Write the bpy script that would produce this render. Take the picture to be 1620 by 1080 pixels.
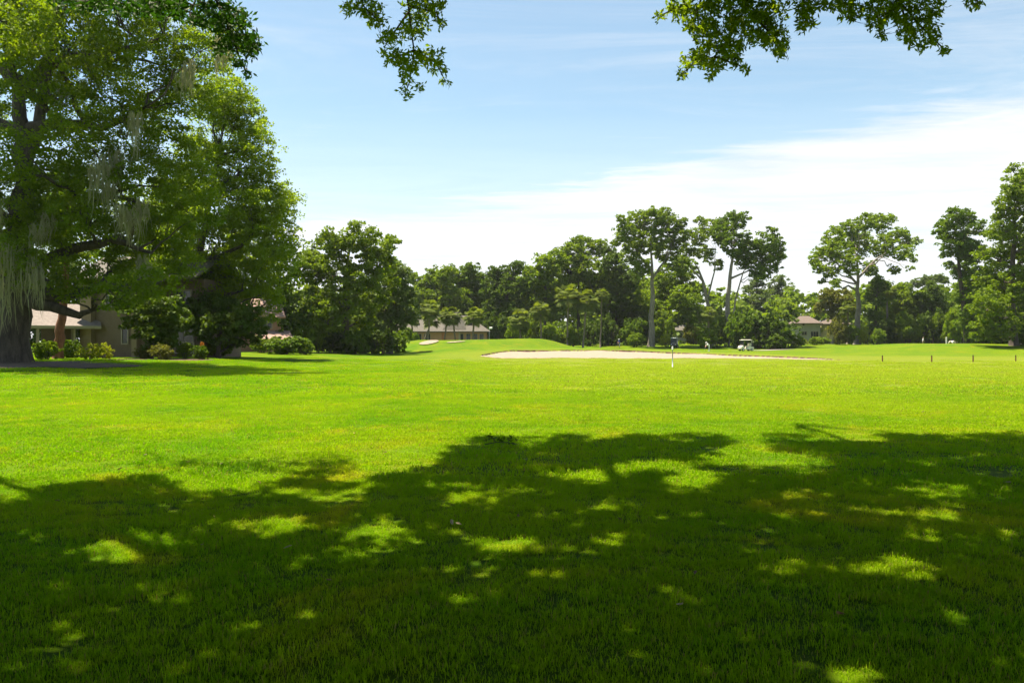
import bpy, math, random
import numpy as np
from mathutils import Vector

# ------------------------------------------------------------------ scene, camera, light
for o in list(bpy.data.objects):
    bpy.data.objects.remove(o)
SC = bpy.context.scene
COL = SC.collection
R = np.random.default_rng(11)
random.seed(11)

CAM_H, FPX = 1.6, 1260.0          # eye height, focal length in photo pixels
cam_d = bpy.data.cameras.new('camera')
cam_d.sensor_width = 36.0
cam_d.lens = 28.0
cam_d.clip_start = 0.05
cam_d.clip_end = 3000.0
cam = bpy.data.objects.new('camera', cam_d)
COL.objects.link(cam)
cam.location = (0, 0, CAM_H)
cam.rotation_euler = (math.radians(90), 0, 0)
SC.camera = cam

SUN_EL, SUN_AZ = math.radians(73), math.radians(60)      # azimuth: degrees left of the view axis
S = Vector((-math.sin(SUN_AZ) * math.cos(SUN_EL), math.cos(SUN_AZ) * math.cos(SUN_EL), math.sin(SUN_EL)))
sun_d = bpy.data.lights.new('sun', 'SUN')
sun_d.energy = 5.0
sun_d.angle = math.radians(0.55)
sun_d.color = (1.0, 0.88, 0.70)
sun = bpy.data.objects.new('sun', sun_d)
COL.objects.link(sun)
sun.rotation_euler = (-S).to_track_quat('-Z', 'Y').to_euler()
sun.location = (-30, 40, 60)
SDX, SDY = -S.x / S.z, -S.y / S.z                         # shadow shift per metre of height

SC.view_settings.view_transform = 'Standard'
SC.view_settings.look = 'None'
SC.view_settings.gamma = 1.0
SC.view_settings.use_curve_mapping = False
SC.view_settings.exposure = 1.72
SC.render.engine = 'CYCLES'
SC.cycles.max_bounces = 8
SC.cycles.diffuse_bounces = 4
SC.cycles.transmission_bounces = 6
SC.cycles.transparent_max_bounces = 6


class NT:
    """small helper that writes shader nodes"""
    def __init__(self, tree):
        self.t = tree
        tree.nodes.clear()

    def n(self, typ, **kw):
        nd = self.t.nodes.new(typ)
        for k, v in kw.items():
            setattr(nd, k, v)
        return nd

    def link(self, a, b):
        self.t.links.new(a, b)

    def put(self, v, sock):
        if hasattr(v, 'is_output'):
            self.link(v, sock)
        elif isinstance(v, (tuple, list)):
            sock.default_value = tuple(v) if len(v) != 3 or sock.type != 'RGBA' else (*v, 1)
        else:
            sock.default_value = v

    def m(self, op, a, b=0.0, c=None, clamp=False):
        nd = self.n('ShaderNodeMath', operation=op, use_clamp=clamp)
        self.put(a, nd.inputs[0])
        self.put(b, nd.inputs[1])
        if c is not None:
            self.put(c, nd.inputs[2])
        return nd.outputs[0]

    def step(self, v, lo, hi, a=0.0, b=1.0):
        nd = self.n('ShaderNodeMapRange', interpolation_type='SMOOTHSTEP')
        self.put(v, nd.inputs[0])
        for i, q in enumerate((lo, hi, a, b)):
            nd.inputs[i + 1].default_value = q
        return nd.outputs[0]

    def noise(self, vec, scale, detail=4, rough=0.55, dist=0.0):
        nd = self.n('ShaderNodeTexNoise')
        if vec is not None:
            self.link(vec, nd.inputs['Vector'])
        nd.inputs['Scale'].default_value = scale
        nd.inputs['Detail'].default_value = detail
        nd.inputs['Roughness'].default_value = rough
        nd.inputs['Distortion'].default_value = dist
        return nd.outputs['Fac']

    def mix(self, f, a, b, blend='MIX'):
        nd = self.n('ShaderNodeMix', data_type='RGBA', blend_type=blend)
        self.put(f, nd.inputs[0])
        self.put(a, nd.inputs[6])
        self.put(b, nd.inputs[7])
        return nd.outputs[2]

    def scaled(self, vec, s):
        nd = self.n('ShaderNodeMapping')
        self.link(vec, nd.inputs['Vector'])
        nd.inputs['Scale'].default_value = s
        return nd.outputs[0]


# ------------------------------------------------------------------ sky with a bank of high cloud
W = bpy.data.worlds.new('World')
SC.world = W
W.use_nodes = True
g = NT(W.node_tree)
sky = g.n('ShaderNodeTexSky', sky_type='NISHITA')
sky.sun_disc = False
sky.sun_elevation = SUN_EL
sky.sun_rotation = -SUN_AZ
sky.altitude = 0
sky.air_density = 1.0
sky.dust_density = 0.6
sky.ozone_density = 1.4
tc = g.n('ShaderNodeTexCoord')
sep = g.n('ShaderNodeSeparateXYZ')
g.link(tc.outputs['Generated'], sep.inputs[0])
zc = g.m('MAXIMUM', sep.outputs[2], 0.035)
cu = g.m('DIVIDE', sep.outputs[0], zc)
cv = g.m('DIVIDE', sep.outputs[1], zc)
comb = g.n('ShaderNodeCombineXYZ')
g.link(cu, comb.inputs[0])
g.link(cv, comb.inputs[1])
pl = comb.outputs[0]
rot = g.n('ShaderNodeMapping')
g.link(pl, rot.inputs['Vector'])
rot.inputs['Rotation'].default_value = (0, 0, math.radians(40))
rot.inputs['Scale'].default_value = (0.35, 1.0, 1)
warp = g.noise(rot.outputs[0], 0.9, 7, 0.6, 0.3)
edge = g.m('ADD', g.m('ADD', g.m('MULTIPLY', cu, 0.645), g.m('MULTIPLY', cv, 0.763)), -3.95)
edge = g.m('ADD', edge, g.m('MULTIPLY', g.m('SUBTRACT', warp, 0.42), 2.6))
edge = g.m('ADD', edge, g.m('MULTIPLY', g.m('SUBTRACT', g.noise(rot.outputs[0], 4.5, 8, 0.7, 0.6), 0.5), 1.1))
bank = g.step(edge, -0.22, 0.62)
thin = g.noise(g.scaled(pl, (0.5, 1.1, 1)), 0.8, 6, 0.62, 0.5)
bank = g.m('MULTIPLY', bank, g.step(thin, 0.30, 0.58, 0.70, 0.98))
haze_low = g.step(sep.outputs[2], 0.02, 0.34, 0.72, 0.0)
wisp = g.m('ADD', g.m('MULTIPLY', g.step(g.noise(rot.outputs[0], 1.3, 9, 0.70, 1.0), 0.44, 0.78), 0.42), 0.07)
cl = g.m('MAXIMUM', g.m('MAXIMUM', bank, wisp), haze_low)
skycol = g.mix(cl, g.mix(1.0, sky.outputs[0], (1.10, 1.17, 1.02), 'MULTIPLY'), g.mix(g.step(g.noise(rot.outputs[0], 2.2, 8, 0.66, 0.5), 0.32, 0.66), (5.25, 5.4, 5.6), (6.1, 6.15, 6.2)))
bgn = g.n('ShaderNodeBackground')
g.link(skycol, bgn.inputs[0])
bgn.inputs[1].default_value = 0.056
wo = g.n('ShaderNodeOutputWorld')
g.link(bgn.outputs[0], wo.inputs[0])


# ------------------------------------------------------------------ materials
def new_mat(name):
    m = bpy.data.materials.new(name)
    m.use_nodes = True
    return m, NT(m.node_tree)


def plain(name, c, rough=0.7, metal=0.0, var=0.15, scale=6.0, bump=0.0, c2=None):
    m, t = new_mat(name)
    geo = t.n('ShaderNodeNewGeometry')
    nz = t.noise(geo.outputs['Position'], scale, 5, 0.6)
    dark = c2 if c2 else tuple(q * (1 - var) for q in c)
    lite = tuple(min(1, q * (1 + var)) for q in c)
    col = t.mix(t.step(nz, 0.3, 0.7), dark, lite)
    b = t.n('ShaderNodeBsdfPrincipled')
    t.link(col, b.inputs['Base Color'])
    b.inputs['Roughness'].default_value = rough
    b.inputs['Metallic'].default_value = metal
    if bump:
        bp = t.n('ShaderNodeBump')
        bp.inputs['Strength'].default_value = bump
        bp.inputs['Distance'].default_value = 0.02
        t.link(nz, bp.inputs['Height'])
        t.link(bp.outputs[0], b.inputs['Normal'])
    o = t.n('ShaderNodeOutputMaterial')
    t.link(b.outputs[0], o.inputs[0])
    return m


def leaf_mat(name, c1, c2, trans=0.42, tcol=None, rough=0.6, spec=0.14, nscale=0.6):
    m, t = new_mat(name)
    at = t.n('ShaderNodeAttribute', attribute_name='tint')
    geo = t.n('ShaderNodeNewGeometry')
    nz = t.noise(geo.outputs['Position'], nscale, 3, 0.6)
    f = t.m('ADD', t.m('MULTIPLY', at.outputs['Fac'], 0.6), t.m('MULTIPLY', t.step(nz, 0.3, 0.7), 0.4))
    col = t.mix(f, c1, c2)
    b = t.n('ShaderNodeBsdfPrincipled')
    t.link(col, b.inputs['Base Color'])
    b.inputs['Roughness'].default_value = rough
    b.inputs['Specular IOR Level'].default_value = spec
    tr = t.n('ShaderNodeBsdfTranslucent')
    tcol = tcol or (1.5, 1.45, 0.5)
    t.link(t.mix(1.0, col, tcol, 'MULTIPLY'), tr.inputs[0])
    mx = t.n('ShaderNodeMixShader')
    mx.inputs[0].default_value = trans
    t.link(b.outputs[0], mx.inputs[1])
    t.link(tr.outputs[0], mx.inputs[2])
    o = t.n('ShaderNodeOutputMaterial')
    t.link(mx.outputs[0], o.inputs[0])
    return m


def lawn_colour(t, fine):
    """turf colour from world position: broad drifts, dry patches, paler fairway turf"""
    geo = t.n('ShaderNodeNewGeometry')
    pos = geo.outputs['Position']
    sp = t.n('ShaderNodeSeparateXYZ')
    t.link(pos, sp.inputs[0])
    flat = t.n('ShaderNodeCombineXYZ')
    t.link(sp.outputs[0], flat.inputs[0])
    t.link(sp.outputs[1], flat.inputs[1])
    p = flat.outputs[0]
    big = t.step(t.noise(p, 0.16, 5, 0.65, 0.8), 0.38, 0.62)
    mid = t.step(t.noise(p, 0.9, 5, 0.65, 0.4), 0.36, 0.68)
    col = t.mix(big, (0.080, 0.222, 0.002), (0.178, 0.285, 0.003))
    col = t.mix(t.m('MULTIPLY', mid, 0.55), col, (0.190, 0.298, 0.004))
    dry = t.step(t.noise(p, 0.42, 7, 0.74, 1.0), 0.50, 0.70)
    col = t.mix(t.m('MULTIPLY', dry, 0.85), col, (0.33, 0.31, 0.035))
    # paler, closely mown turf of the fairway and the bay to the right
    dk = t.step(t.noise(p, 1.7, 6, 0.7, 0.6), 0.52, 0.70)
    col = t.mix(t.m('MULTIPLY', dk, 0.45), col, (0.070, 0.165, 0.002))
    wob = t.m('MULTIPLY', t.m('SUBTRACT', t.noise(p, 0.05, 4, 0.6), 0.5), 26.0)
    fx = t.step(t.m('ADD', t.m('ADD', sp.outputs[0], wob), t.m('MULTIPLY', sp.outputs[1], 0.10)), -6, 10)
    fy = t.step(t.m('ADD', sp.outputs[1], t.m('MULTIPLY', wob, 0.6)), 9, 46)
    far = t.step(sp.outputs[1], 78, 96, 1.0, 0.15)
    fair = t.m('MULTIPLY', t.m('MULTIPLY', fx, fy), t.m('MULTIPLY', far, 0.72))
    col = t.mix(fair, col, (0.290, 0.335, 0.100))
    stripes = t.n('ShaderNodeMath', operation='SINE')
    t.link(t.m('MULTIPLY', t.m('ADD', sp.outputs[1], t.m('MULTIPLY', wob, 0.15)), 0.9), stripes.inputs[0])
    col = t.mix(t.m('MULTIPLY', t.m('MULTIPLY', fair, t.step(stripes.outputs[0], -0.4, 0.4)), 0.22), col, (0.17, 0.26, 0.012))
    if fine:
        a = t.noise(p, 7.0, 6, 0.75)
        bb = t.noise(p, 38.0, 4, 0.7)
        f = t.m('ADD', t.m('MULTIPLY', a, 0.6), t.m('MULTIPLY', bb, 0.4))
        col = t.mix(t.step(f, 0.32, 0.68, 0.35, 0.0), col, (0.05, 0.11, 0.002))
        return t.mix(1.0, col, (0.51, 0.50, 0.17), 'MULTIPLY'), f, p
    return col, mid, p


def lawn_material():
    m, t = new_mat('lawn')
    col, f, p = lawn_colour(t, True)
    b = t.n('ShaderNodeBsdfPrincipled')
    t.link(col, b.inputs['Base Color'])
    b.inputs['Roughness'].default_value = 0.85
    b.inputs['Specular IOR Level'].default_value = 0.05
    bp = t.n('ShaderNodeBump')
    bp.inputs['Strength'].default_value = 0.6
    bp.inputs['Distance'].default_value = 0.05
    t.link(f, bp.inputs['Height'])
    t.link(bp.outputs[0], b.inputs['Normal'])
    o = t.n('ShaderNodeOutputMaterial')
    t.link(b.outputs[0], o.inputs[0])
    return m


def blade_material():
    m, t = new_mat('grass_blades')
    col, f, p = lawn_colour(t, False)
    at = t.n('ShaderNodeAttribute', attribute_name='tint')
    col = t.mix(t.m('MULTIPLY', at.outputs['Fac'], 0.45), col, (0.24, 0.34, 0.008))
    col = t.mix(1.0, col, (1.50, 1.31, 0.58), 'MULTIPLY')
    dead = t.step(at.outputs['Fac'], 0.93, 0.95)
    col = t.mix(dead, col, (0.30, 0.22, 0.09))
    b = t.n('ShaderNodeBsdfPrincipled')
    t.link(col, b.inputs['Base Color'])
    b.inputs['Roughness'].default_value = 0.7
    b.inputs['Specular IOR Level'].default_value = 0.12
    tr = t.n('ShaderNodeBsdfTranslucent')
    t.link(t.mix(1.0, col, (1.20, 1.50, 0.4), 'MULTIPLY'), tr.inputs[0])
    mx = t.n('ShaderNodeMixShader')
    mx.inputs[0].default_value = 0.42
    t.link(b.outputs[0], mx.inputs[1])
    t.link(tr.outputs[0], mx.inputs[2])
    o = t.n('ShaderNodeOutputMaterial')
    t.link(mx.outputs[0], o.inputs[0])
    return m


def bark(name, c1, c2, scale=5.0):
    m, t = new_mat(name)
    geo = t.n('ShaderNodeNewGeometry')
    v = t.scaled(geo.outputs['Position'], (1, 1, 0.25))
    nz = t.noise(v, scale, 7, 0.7, 0.4)
    col = t.mix(t.step(nz, 0.32, 0.68), c1, c2)
    b = t.n('ShaderNodeBsdfPrincipled')
    t.link(col, b.inputs['Base Color'])
    b.inputs['Roughness'].default_value = 0.9
    bp = t.n('ShaderNodeBump')
    bp.inputs['Strength'].default_value = 0.8
    bp.inputs['Distance'].default_value = 0.06
    t.link(nz, bp.inputs['Height'])
    t.link(bp.outputs[0], b.inputs['Normal'])
    o = t.n('ShaderNodeOutputMaterial')
    t.link(b.outputs[0], o.inputs[0])
    return m


M = dict(
    lawn=lawn_material(), blades=blade_material(),
    sand=plain('sand', (0.205, 0.160, 0.116), 0.95, var=0.10, scale=3.0, bump=0.3),
    mulch=plain('mulch', (0.062, 0.033, 0.019), 0.95, var=0.6, scale=3.5, bump=0.8),
    path=plain('path_concrete', (0.20, 0.18, 0.165), 0.9, var=0.12, scale=2.0),
    oak=leaf_mat('oak_leaves', (0.042, 0.095, 0.005), (0.130, 0.200, 0.008), 0.47),
    oakm=leaf_mat('oak_leaves_mid', (0.048, 0.108, 0.005), (0.150, 0.226, 0.008), 0.50),
    oakb=leaf_mat('oak_leaves_fresh', (0.075, 0.150, 0.004), (0.225, 0.300, 0.006), 0.55),
    oakl=leaf_mat('oak_leaves_bright', (0.060, 0.125, 0.004), (0.190, 0.262, 0.006), 0.52),
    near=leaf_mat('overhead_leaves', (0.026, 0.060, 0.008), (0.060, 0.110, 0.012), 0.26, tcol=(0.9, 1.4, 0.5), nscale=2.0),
    spray_lit=leaf_mat('spray_leaves_lit', (0.065, 0.130, 0.006), (0.190, 0.260, 0.012), 0.58, nscale=2.5),  # lighter copy of the overhead leaves; sun on the tips put into colour
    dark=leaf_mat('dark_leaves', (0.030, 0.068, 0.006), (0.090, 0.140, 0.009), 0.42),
    mid=leaf_mat('mid_leaves', (0.060, 0.118, 0.005), (0.165, 0.230, 0.008), 0.50),
    pale=leaf_mat('pale_leaves', (0.065, 0.105, 0.028), (0.130, 0.185, 0.050), 0.42),
    olive=leaf_mat('olive_leaves', (0.085, 0.105, 0.016), (0.160, 0.165, 0.024), 0.45),
    yellow=leaf_mat('yellow_green_leaves', (0.150, 0.205, 0.006), (0.280, 0.310, 0.010), 0.45),
    palm=leaf_mat('palm_leaves', (0.060, 0.098, 0.012), (0.145, 0.180, 0.020), 0.42),
    moss=leaf_mat('spanish_moss', (0.20, 0.20, 0.115), (0.34, 0.33, 0.20), 0.48, tcol=(1.1, 1.1, 0.8), spec=0.1),
    orange=leaf_mat('orange_leaves', (0.30, 0.12, 0.015), (0.42, 0.19, 0.03), 0.45),
    bark=bark('oak_bark', (0.028, 0.021, 0.016), (0.085, 0.066, 0.050)),
    bark_pale=bark('pale_bark', (0.11, 0.095, 0.075), (0.25, 0.22, 0.18)),
    bark_red=bark('red_bark', (0.11, 0.040, 0.022), (0.27, 0.105, 0.055)),
    bark_palm=bark('palm_bark', (0.085, 0.068, 0.050), (0.20, 0.165, 0.125), 8),
    shingle=plain('shingle_roof', (0.17, 0.145, 0.13), 0.9, var=0.18, scale=5, bump=0.3),
    shingle_pink=plain('pink_shingle_roof', (0.24, 0.155, 0.125), 0.9, var=0.12, scale=5),
    shingle_grey=plain('grey_shingle_roof', (0.080, 0.073, 0.060), 0.9, var=0.15, scale=3),
    shingle_brown=plain('brown_shingle_roof', (0.100, 0.076, 0.062), 0.9, var=0.15, scale=3),
    stucco=plain('tan_stucco', (0.23, 0.168, 0.10), 0.9, var=0.07, scale=1.5, bump=0.1),
    siding=plain('brown_siding', (0.14, 0.098, 0.066), 0.85, var=0.10, scale=2.0),
    siding_pink=plain('salmon_wall', (0.34, 0.19, 0.12), 0.9, var=0.08, scale=1.5),
    siding_grey=plain('grey_siding', (0.26, 0.25, 0.235), 0.85, var=0.08, scale=1.5),
    trim=plain('trim_paint', (0.28, 0.23, 0.18), 0.6, var=0.06),
    white=plain('white_paint', (0.80, 0.80, 0.78), 0.45, var=0.04),
    cream=plain('cream_plastic', (0.74, 0.70, 0.58), 0.4, var=0.05),
    black=plain('black_plastic', (0.018, 0.018, 0.020), 0.4, var=0.2),
    dark_metal=plain('dark_metal', (0.06, 0.06, 0.065), 0.45, 0.6),
    steel=plain('steel', (0.5, 0.5, 0.5), 0.35, 0.9),
    tyre=plain('tyre_rubber', (0.022, 0.022, 0.022), 0.85),
    glass=plain('window_glass', (0.022, 0.026, 0.030), 0.08, var=0.1),
    stake=plain('stake_paint', (0.12, 0.035, 0.020), 0.7),
    pole_grey=plain('pole_paint', (0.42, 0.45, 0.50), 0.5),
    blue=plain('blue_cloth', (0.03, 0.06, 0.26), 0.9),
    wcloth=plain('white_cloth', (0.74, 0.74, 0.74), 0.9, var=0.05),
    khaki=plain('khaki_cloth', (0.32, 0.26, 0.17), 0.9),
    grey_cloth=plain('grey_cloth', (0.30, 0.30, 0.31), 0.9),
    skin=plain('skin', (0.46, 0.27, 0.19), 0.6, var=0.05),
    hair=plain('hair', (0.05, 0.035, 0.025), 0.7),
    deadleaf=plain('dead_leaf', (0.20, 0.115, 0.05), 0.8, var=0.4, scale=20),
    paleleaf=plain('pale_dead_leaf', (0.42, 0.33, 0.22), 0.8, var=0.3, scale=20),
)


# ------------------------------------------------------------------ helpers
def P(px, py, d):
    """point at depth d in the direction of a photo pixel"""
    return np.array([(px - 810) / FPX * d, d, CAM_H - (py - 540) / FPX * d])


def ss(x, a, b):
    t = np.clip((x - a) / (b - a), 0, 1)
    return t * t * (3 - 2 * t)


def link(o, parent=None):
    COL.objects.link(o)
    if parent is not None:
        o.parent = parent
    return o


def tag(o, label=None, cat=None, group=None, kind=None):
    if label:
        o['label'] = label
    if cat:
        o['category'] = cat
    if group:
        o['group'] = group
    if kind:
        o['kind'] = kind
    return o


def thing(name, label, cat, loc, rz=0.0, group=None):
    o = bpy.data.objects.new(name, None)
    o.empty_display_size = 0.3
    link(o)
    o.location = tuple(float(q) for q in loc)
    o.rotation_euler = (0, 0, rz)
    return tag(o, label, cat, group)


def raw_mesh(name, V, F, mat, smooth=False, tint=None):
    """V (n,3) array, F list/array of equally sized faces"""
    V = np.asarray(V, dtype=np.float32)
    F = np.asarray(F, dtype=np.int32)
    me = bpy.data.meshes.new(name)
    me.vertices.add(len(V))
    me.vertices.foreach_set('co', V.ravel())
    nf, k = F.shape
    me.loops.add(nf * k)
    me.loops.foreach_set('vertex_index', F.ravel())
    me.polygons.add(nf)
    me.polygons.foreach_set('loop_start', np.arange(0, nf * k, k, dtype=np.int32))
    me.polygons.foreach_set('loop_total', np.full(nf, k, dtype=np.int32))
    if smooth:
        me.polygons.foreach_set('use_smooth', np.ones(nf, dtype=bool))
    me.update(calc_edges=True)
    if tint is not None:
        a = me.attributes.new('tint', 'FLOAT', 'FACE')
        a.data.foreach_set('value', np.asarray(tint, dtype=np.float32))
    me.materials.append(mat)
    return me


class MB:
    """collects boxes, prisms and tubes into one mesh"""
    def __init__(self):
        self.v, self.f = [], []

    def poly(self, pts, faces):
        n = len(self.v)
        self.v += [tuple(float(q) for q in p) for p in pts]
        self.f += [tuple(n + i for i in fc) for fc in faces]
        return self

    def box(self, c, s, rz=0.0, top=1.0):
        cx, cy, cz = c
        a, b, h = s[0] / 2, s[1] / 2, s[2] / 2
        co, si = math.cos(rz), math.sin(rz)
        pts = []
        for z, k in ((-h, 1.0), (h, top)):
            for x, y in ((-a, -b), (a, -b), (a, b), (-a, b)):
                x, y = x * k, y * k
                pts.append((cx + x * co - y * si, cy + x * si + y * co, cz + z))
        return self.poly(pts, [(3, 2, 1, 0), (4, 5, 6, 7), (0, 1, 5, 4), (1, 2, 6, 5), (2, 3, 7, 6), (3, 0, 4, 7)])

    def slab(self, quad, th):
        """a quad given by 4 points, thickened downwards along its normal"""
        q = [np.array(p, float) for p in quad]
        n = np.cross(q[1] - q[0], q[3] - q[0])
        n /= np.linalg.norm(n)
        if n[2] < 0:
            n = -n
        pts = q + [p - n * th for p in q]
        return self.poly(pts, [(0, 1, 2, 3), (7, 6, 5, 4), (0, 4, 5, 1), (1, 5, 6, 2), (2, 6, 7, 3), (3, 7, 4, 0)])

    def tube(self, pts, rad, sides=8, cap=True):
        pts = [np.array(p, float) for p in pts]
        n0 = len(self.v)
        k = len(pts)
        up = np.array([0.31, 0.17, 0.93])
        for i, p in enumerate(pts):
            t = pts[min(i + 1, k - 1)] - pts[max(i - 1, 0)]
            t = t / (np.linalg.norm(t) + 1e-9)
            ref = up if abs(t @ up) < 0.95 else np.array([1.0, 0.2, 0.1])
            a = np.cross(t, ref)
            a /= np.linalg.norm(a)
            b = np.cross(t, a)
            for s in range(sides):
                an = 2 * math.pi * s / sides
                self.v.append(tuple(p + rad[i] * (a * math.cos(an) + b * math.sin(an))))
        for i in range(k - 1):
            for s in range(sides):
                s2 = (s + 1) % sides
                self.f.append((n0 + i * sides + s, n0 + i * sides + s2, n0 + (i + 1) * sides + s2, n0 + (i + 1) * sides + s))
        if cap:
            self.f.append(tuple(n0 + s for s in range(sides)))
            self.f.append(tuple(n0 + (k - 1) * sides + s for s in reversed(range(sides))))
        return self

    def build(self, name, mat, parent=None, smooth=False, bevel=0.0):
        me = bpy.data.meshes.new(name)
        me.from_pydata(self.v, [], self.f)
        me.materials.append(mat)
        if smooth:
            me.polygons.foreach_set('use_smooth', np.ones(len(me.polygons), dtype=bool))
        me.update()
        o = link(bpy.data.objects.new(name, me), parent)
        if bevel:
            md = o.modifiers.new('bevel', 'BEVEL')
            md.width = bevel
            md.segments = 2
        return o


def unit(v):
    return v / (np.linalg.norm(v, axis=-1, keepdims=True) + 1e-9)


def leaf_quads(C, N, L, Wd, rng):
    """one kite-shaped leaf (or leaf clump) per centre, facing roughly N"""
    n = len(C)
    N = unit(N)
    T = unit(np.cross(N, rng.normal(size=(n, 3))))
    B = np.cross(N, T)
    l = (L * rng.uniform(0.65, 1.25, n))[:, None]
    w = (Wd * rng.uniform(0.7, 1.2, n))[:, None]
    bend = N * (l * rng.uniform(-0.18, 0.1, n)[:, None])
    V = np.stack([C - T * l * 0.5, C + B * w * 0.5 + T * l * 0.05 + bend * 0.3, C + T * l * 0.5 + bend, C - B * w * 0.5 + T * l * 0.05 + bend * 0.3], 1)
    return V


def leaf_mesh(name, Vq, mat, rng):
    n = len(Vq)
    tint = np.clip(rng.normal(0.5, 0.24, n), 0, 1)
    return raw_mesh(name, Vq.reshape(-1, 3), np.arange(4 * n).reshape(n, 4), mat, tint=tint)


def clump_leaves(cc, cr, per, L, rng, flat=0.75, up=0.5, asp=0.6):
    """leaves on clumps: cc (m,3) centres, cr (m,) radii, per leaves each"""
    m = len(cc)
    D = unit(rng.normal(size=(m, per, 3)))
    D[..., 2] = np.where(D[..., 2] < -0.25, -D[..., 2] * 0.7, D[..., 2])
    rad = cr[:, None] * rng.uniform(0.35, 1.0, (m, per)) ** 0.6
    C = cc[:, None, :] + D * rad[..., None] * np.array([1, 1, flat])
    Nn = D * 0.7 + np.array([0, 0, up]) + rng.normal(size=(m, per, 3)) * 0.55
    return leaf_quads(C.reshape(-1, 3), Nn.reshape(-1, 3), L, L * asp, rng)


def crown_clumps(lobes, clump_r, density, rng):
    """lobes: list of (centre, rx, ry, rz); returns clump centres and radii, most near the lobe surface"""
    cs, rs = [], []
    for c, rx, ry, rz in lobes:
        k = max(5, int(density * (rx * ry + rx * rz + ry * rz) / (clump_r ** 2)))
        D = unit(rng.normal(size=(k, 3)))
        q = rng.uniform(0.22, 1.0, (k, 1)) ** 0.5
        q += (rng.random((k, 1)) < 0.16) * rng.uniform(0.08, 0.42, (k, 1))
        cs.append(np.asarray(c) + D * q * np.array([rx, ry, rz]))
        rs.append(clump_r * rng.uniform(0.5, 1.25, k))
    return np.concatenate(cs), np.concatenate(rs)


def wig(a, b, n, amp, rng, sag=0.0):
    a, b = np.array(a, float), np.array(b, float)
    t = np.linspace(0, 1, n)[:, None]
    p = a + (b - a) * t
    L = np.linalg.norm(b - a)
    p[1:-1] += rng.normal(size=(n - 2, 3)) * amp * L
    p[:, 2] += (np.sin(t[:, 0] * math.pi)) * sag * L
    return list(p)


GROUND_CACHE = {}


# ------------------------------------------------------------------ terrain
def bunker_near(x):
    return np.interp(x, [-3.2, 0, 4, 10, 16, 22, 28.5], [75.0, 73.6, 73.3, 74.0, 72.6, 70.0, 66.6])


def bunker_far(x):
    return np.interp(x, [-3.2, -1.6, 0.5, 5, 10, 14, 18, 22, 26, 28.5],
                     [75.4, 79.5, 84.0, 85.2, 84.2, 84.6, 81.5, 77.5, 71.0, 66.9]) + 0.5 * np.sin(x * 1.3) + 0.25 * np.sin(x * 3.1)


def bunker_t(x, y):
    n, f = bunker_near(x) + 0.25 * np.sin(x * 1.7), bunker_far(x)
    t = (y - n) / np.maximum(f - n, 0.05)
    return np.where((x > -3.2) & (x < 28.5), t, -1.0)


def ground(x, y):
    x = np.asarray(x, float)
    y = np.asarray(y, float)
    z = 0.42 * ss(-x, 9, 26) * ss(y, 22, 46)
    z = z + 0.25 * ss(-x, 20, 40) * ss(y, 60, 90)
    z = z + (0.95 - 0.42 * ss(-x, 9, 26)) * ss(y, 140, 166)
    r = np.sqrt(((x + 4.5) / 17.5) ** 2 + ((y - 120) / 27) ** 2)
    z = np.maximum(z, 1.86 * (1 - ss(r, 0.50, 1.0)) + 0.10 * np.sin(x * 0.31 + 1) * (1 - ss(r, 0.5, 1.0)))
    z = z + 1.25 * np.exp(-((y - 124) / 17.0) ** 2) * ss(x, 44, 62)
    # rising bank that holds the long bunker
    amp = np.interp(x, [-14, -4, 0, 12, 16, 20, 26, 32], [0.0, 0.50, 0.74, 0.74, 0.66, 0.50, 0.30, 0.0])
    rise = np.clip((y - (bunker_near(x) - 2.0)) / np.maximum(bunker_far(x) - bunker_near(x) + 4.0, 4.0), 0, 1)
    z = z + amp * (0.5 * rise + 0.5 * rise * rise * (3 - 2 * rise)) * (1 - ss(y, 108, 132)) * np.where(r < 1.0, ss(r, 0.7, 1.0), 1.0)
    # gentle unevenness
    z = z + 0.05 * np.sin(x * 0.21 + 0.6) * np.sin(y * 0.17) * ss(y, 12, 40) + 0.03 * np.sin(x * 0.5 + y * 0.33) * ss(y, 20, 50)
    return z


def ground_cut(x, y):
    """ground with the bunker pressed into it"""
    t = bunker_t(x, y)
    inside = (t > 0) & (t < 1)
    drop = (0.11 + 0.07 * np.sin(x * 0.9) * np.sin(x * 0.37 + 1)) * ss(t, 0.45, 0.97) + 0.05
    return ground(x, y) - np.where(inside, drop, 0.0)


def gz(x, y):
    return float(ground(x, y))


def axis(parts):
    out = []
    for a, b, s in parts:
        out.append(np.arange(a, b, s))
    return np.unique(np.concatenate(out + [np.array([parts[-1][1]])]))


gx = axis([(-700, -120, 40), (-120, -40, 4), (-40, -6, 1.0), (-6, 32, 0.35), (32, 110, 1.5), (110, 700, 40)])
gy = axis([(-200, -20, 20), (-20, 64, 1.5), (64, 88, 0.22), (88, 180, 1.5), (180, 1500, 60)])
GX, GY = np.meshgrid(gx, gy)
GZ = ground_cut(GX, GY)
nx, ny = len(gx), len(gy)
idx = np.arange(nx * ny).reshape(ny, nx)
faces = np.stack([idx[:-1, :-1], idx[:-1, 1:], idx[1:, 1:], idx[1:, :-1]], -1).reshape(-1, 4)
me = raw_mesh('lawn_ground', np.stack([GX, GY, GZ], -1).reshape(-1, 3), faces, M['lawn'], smooth=True)
tag(link(bpy.data.objects.new('lawn_ground', me)), kind='structure')


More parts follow.
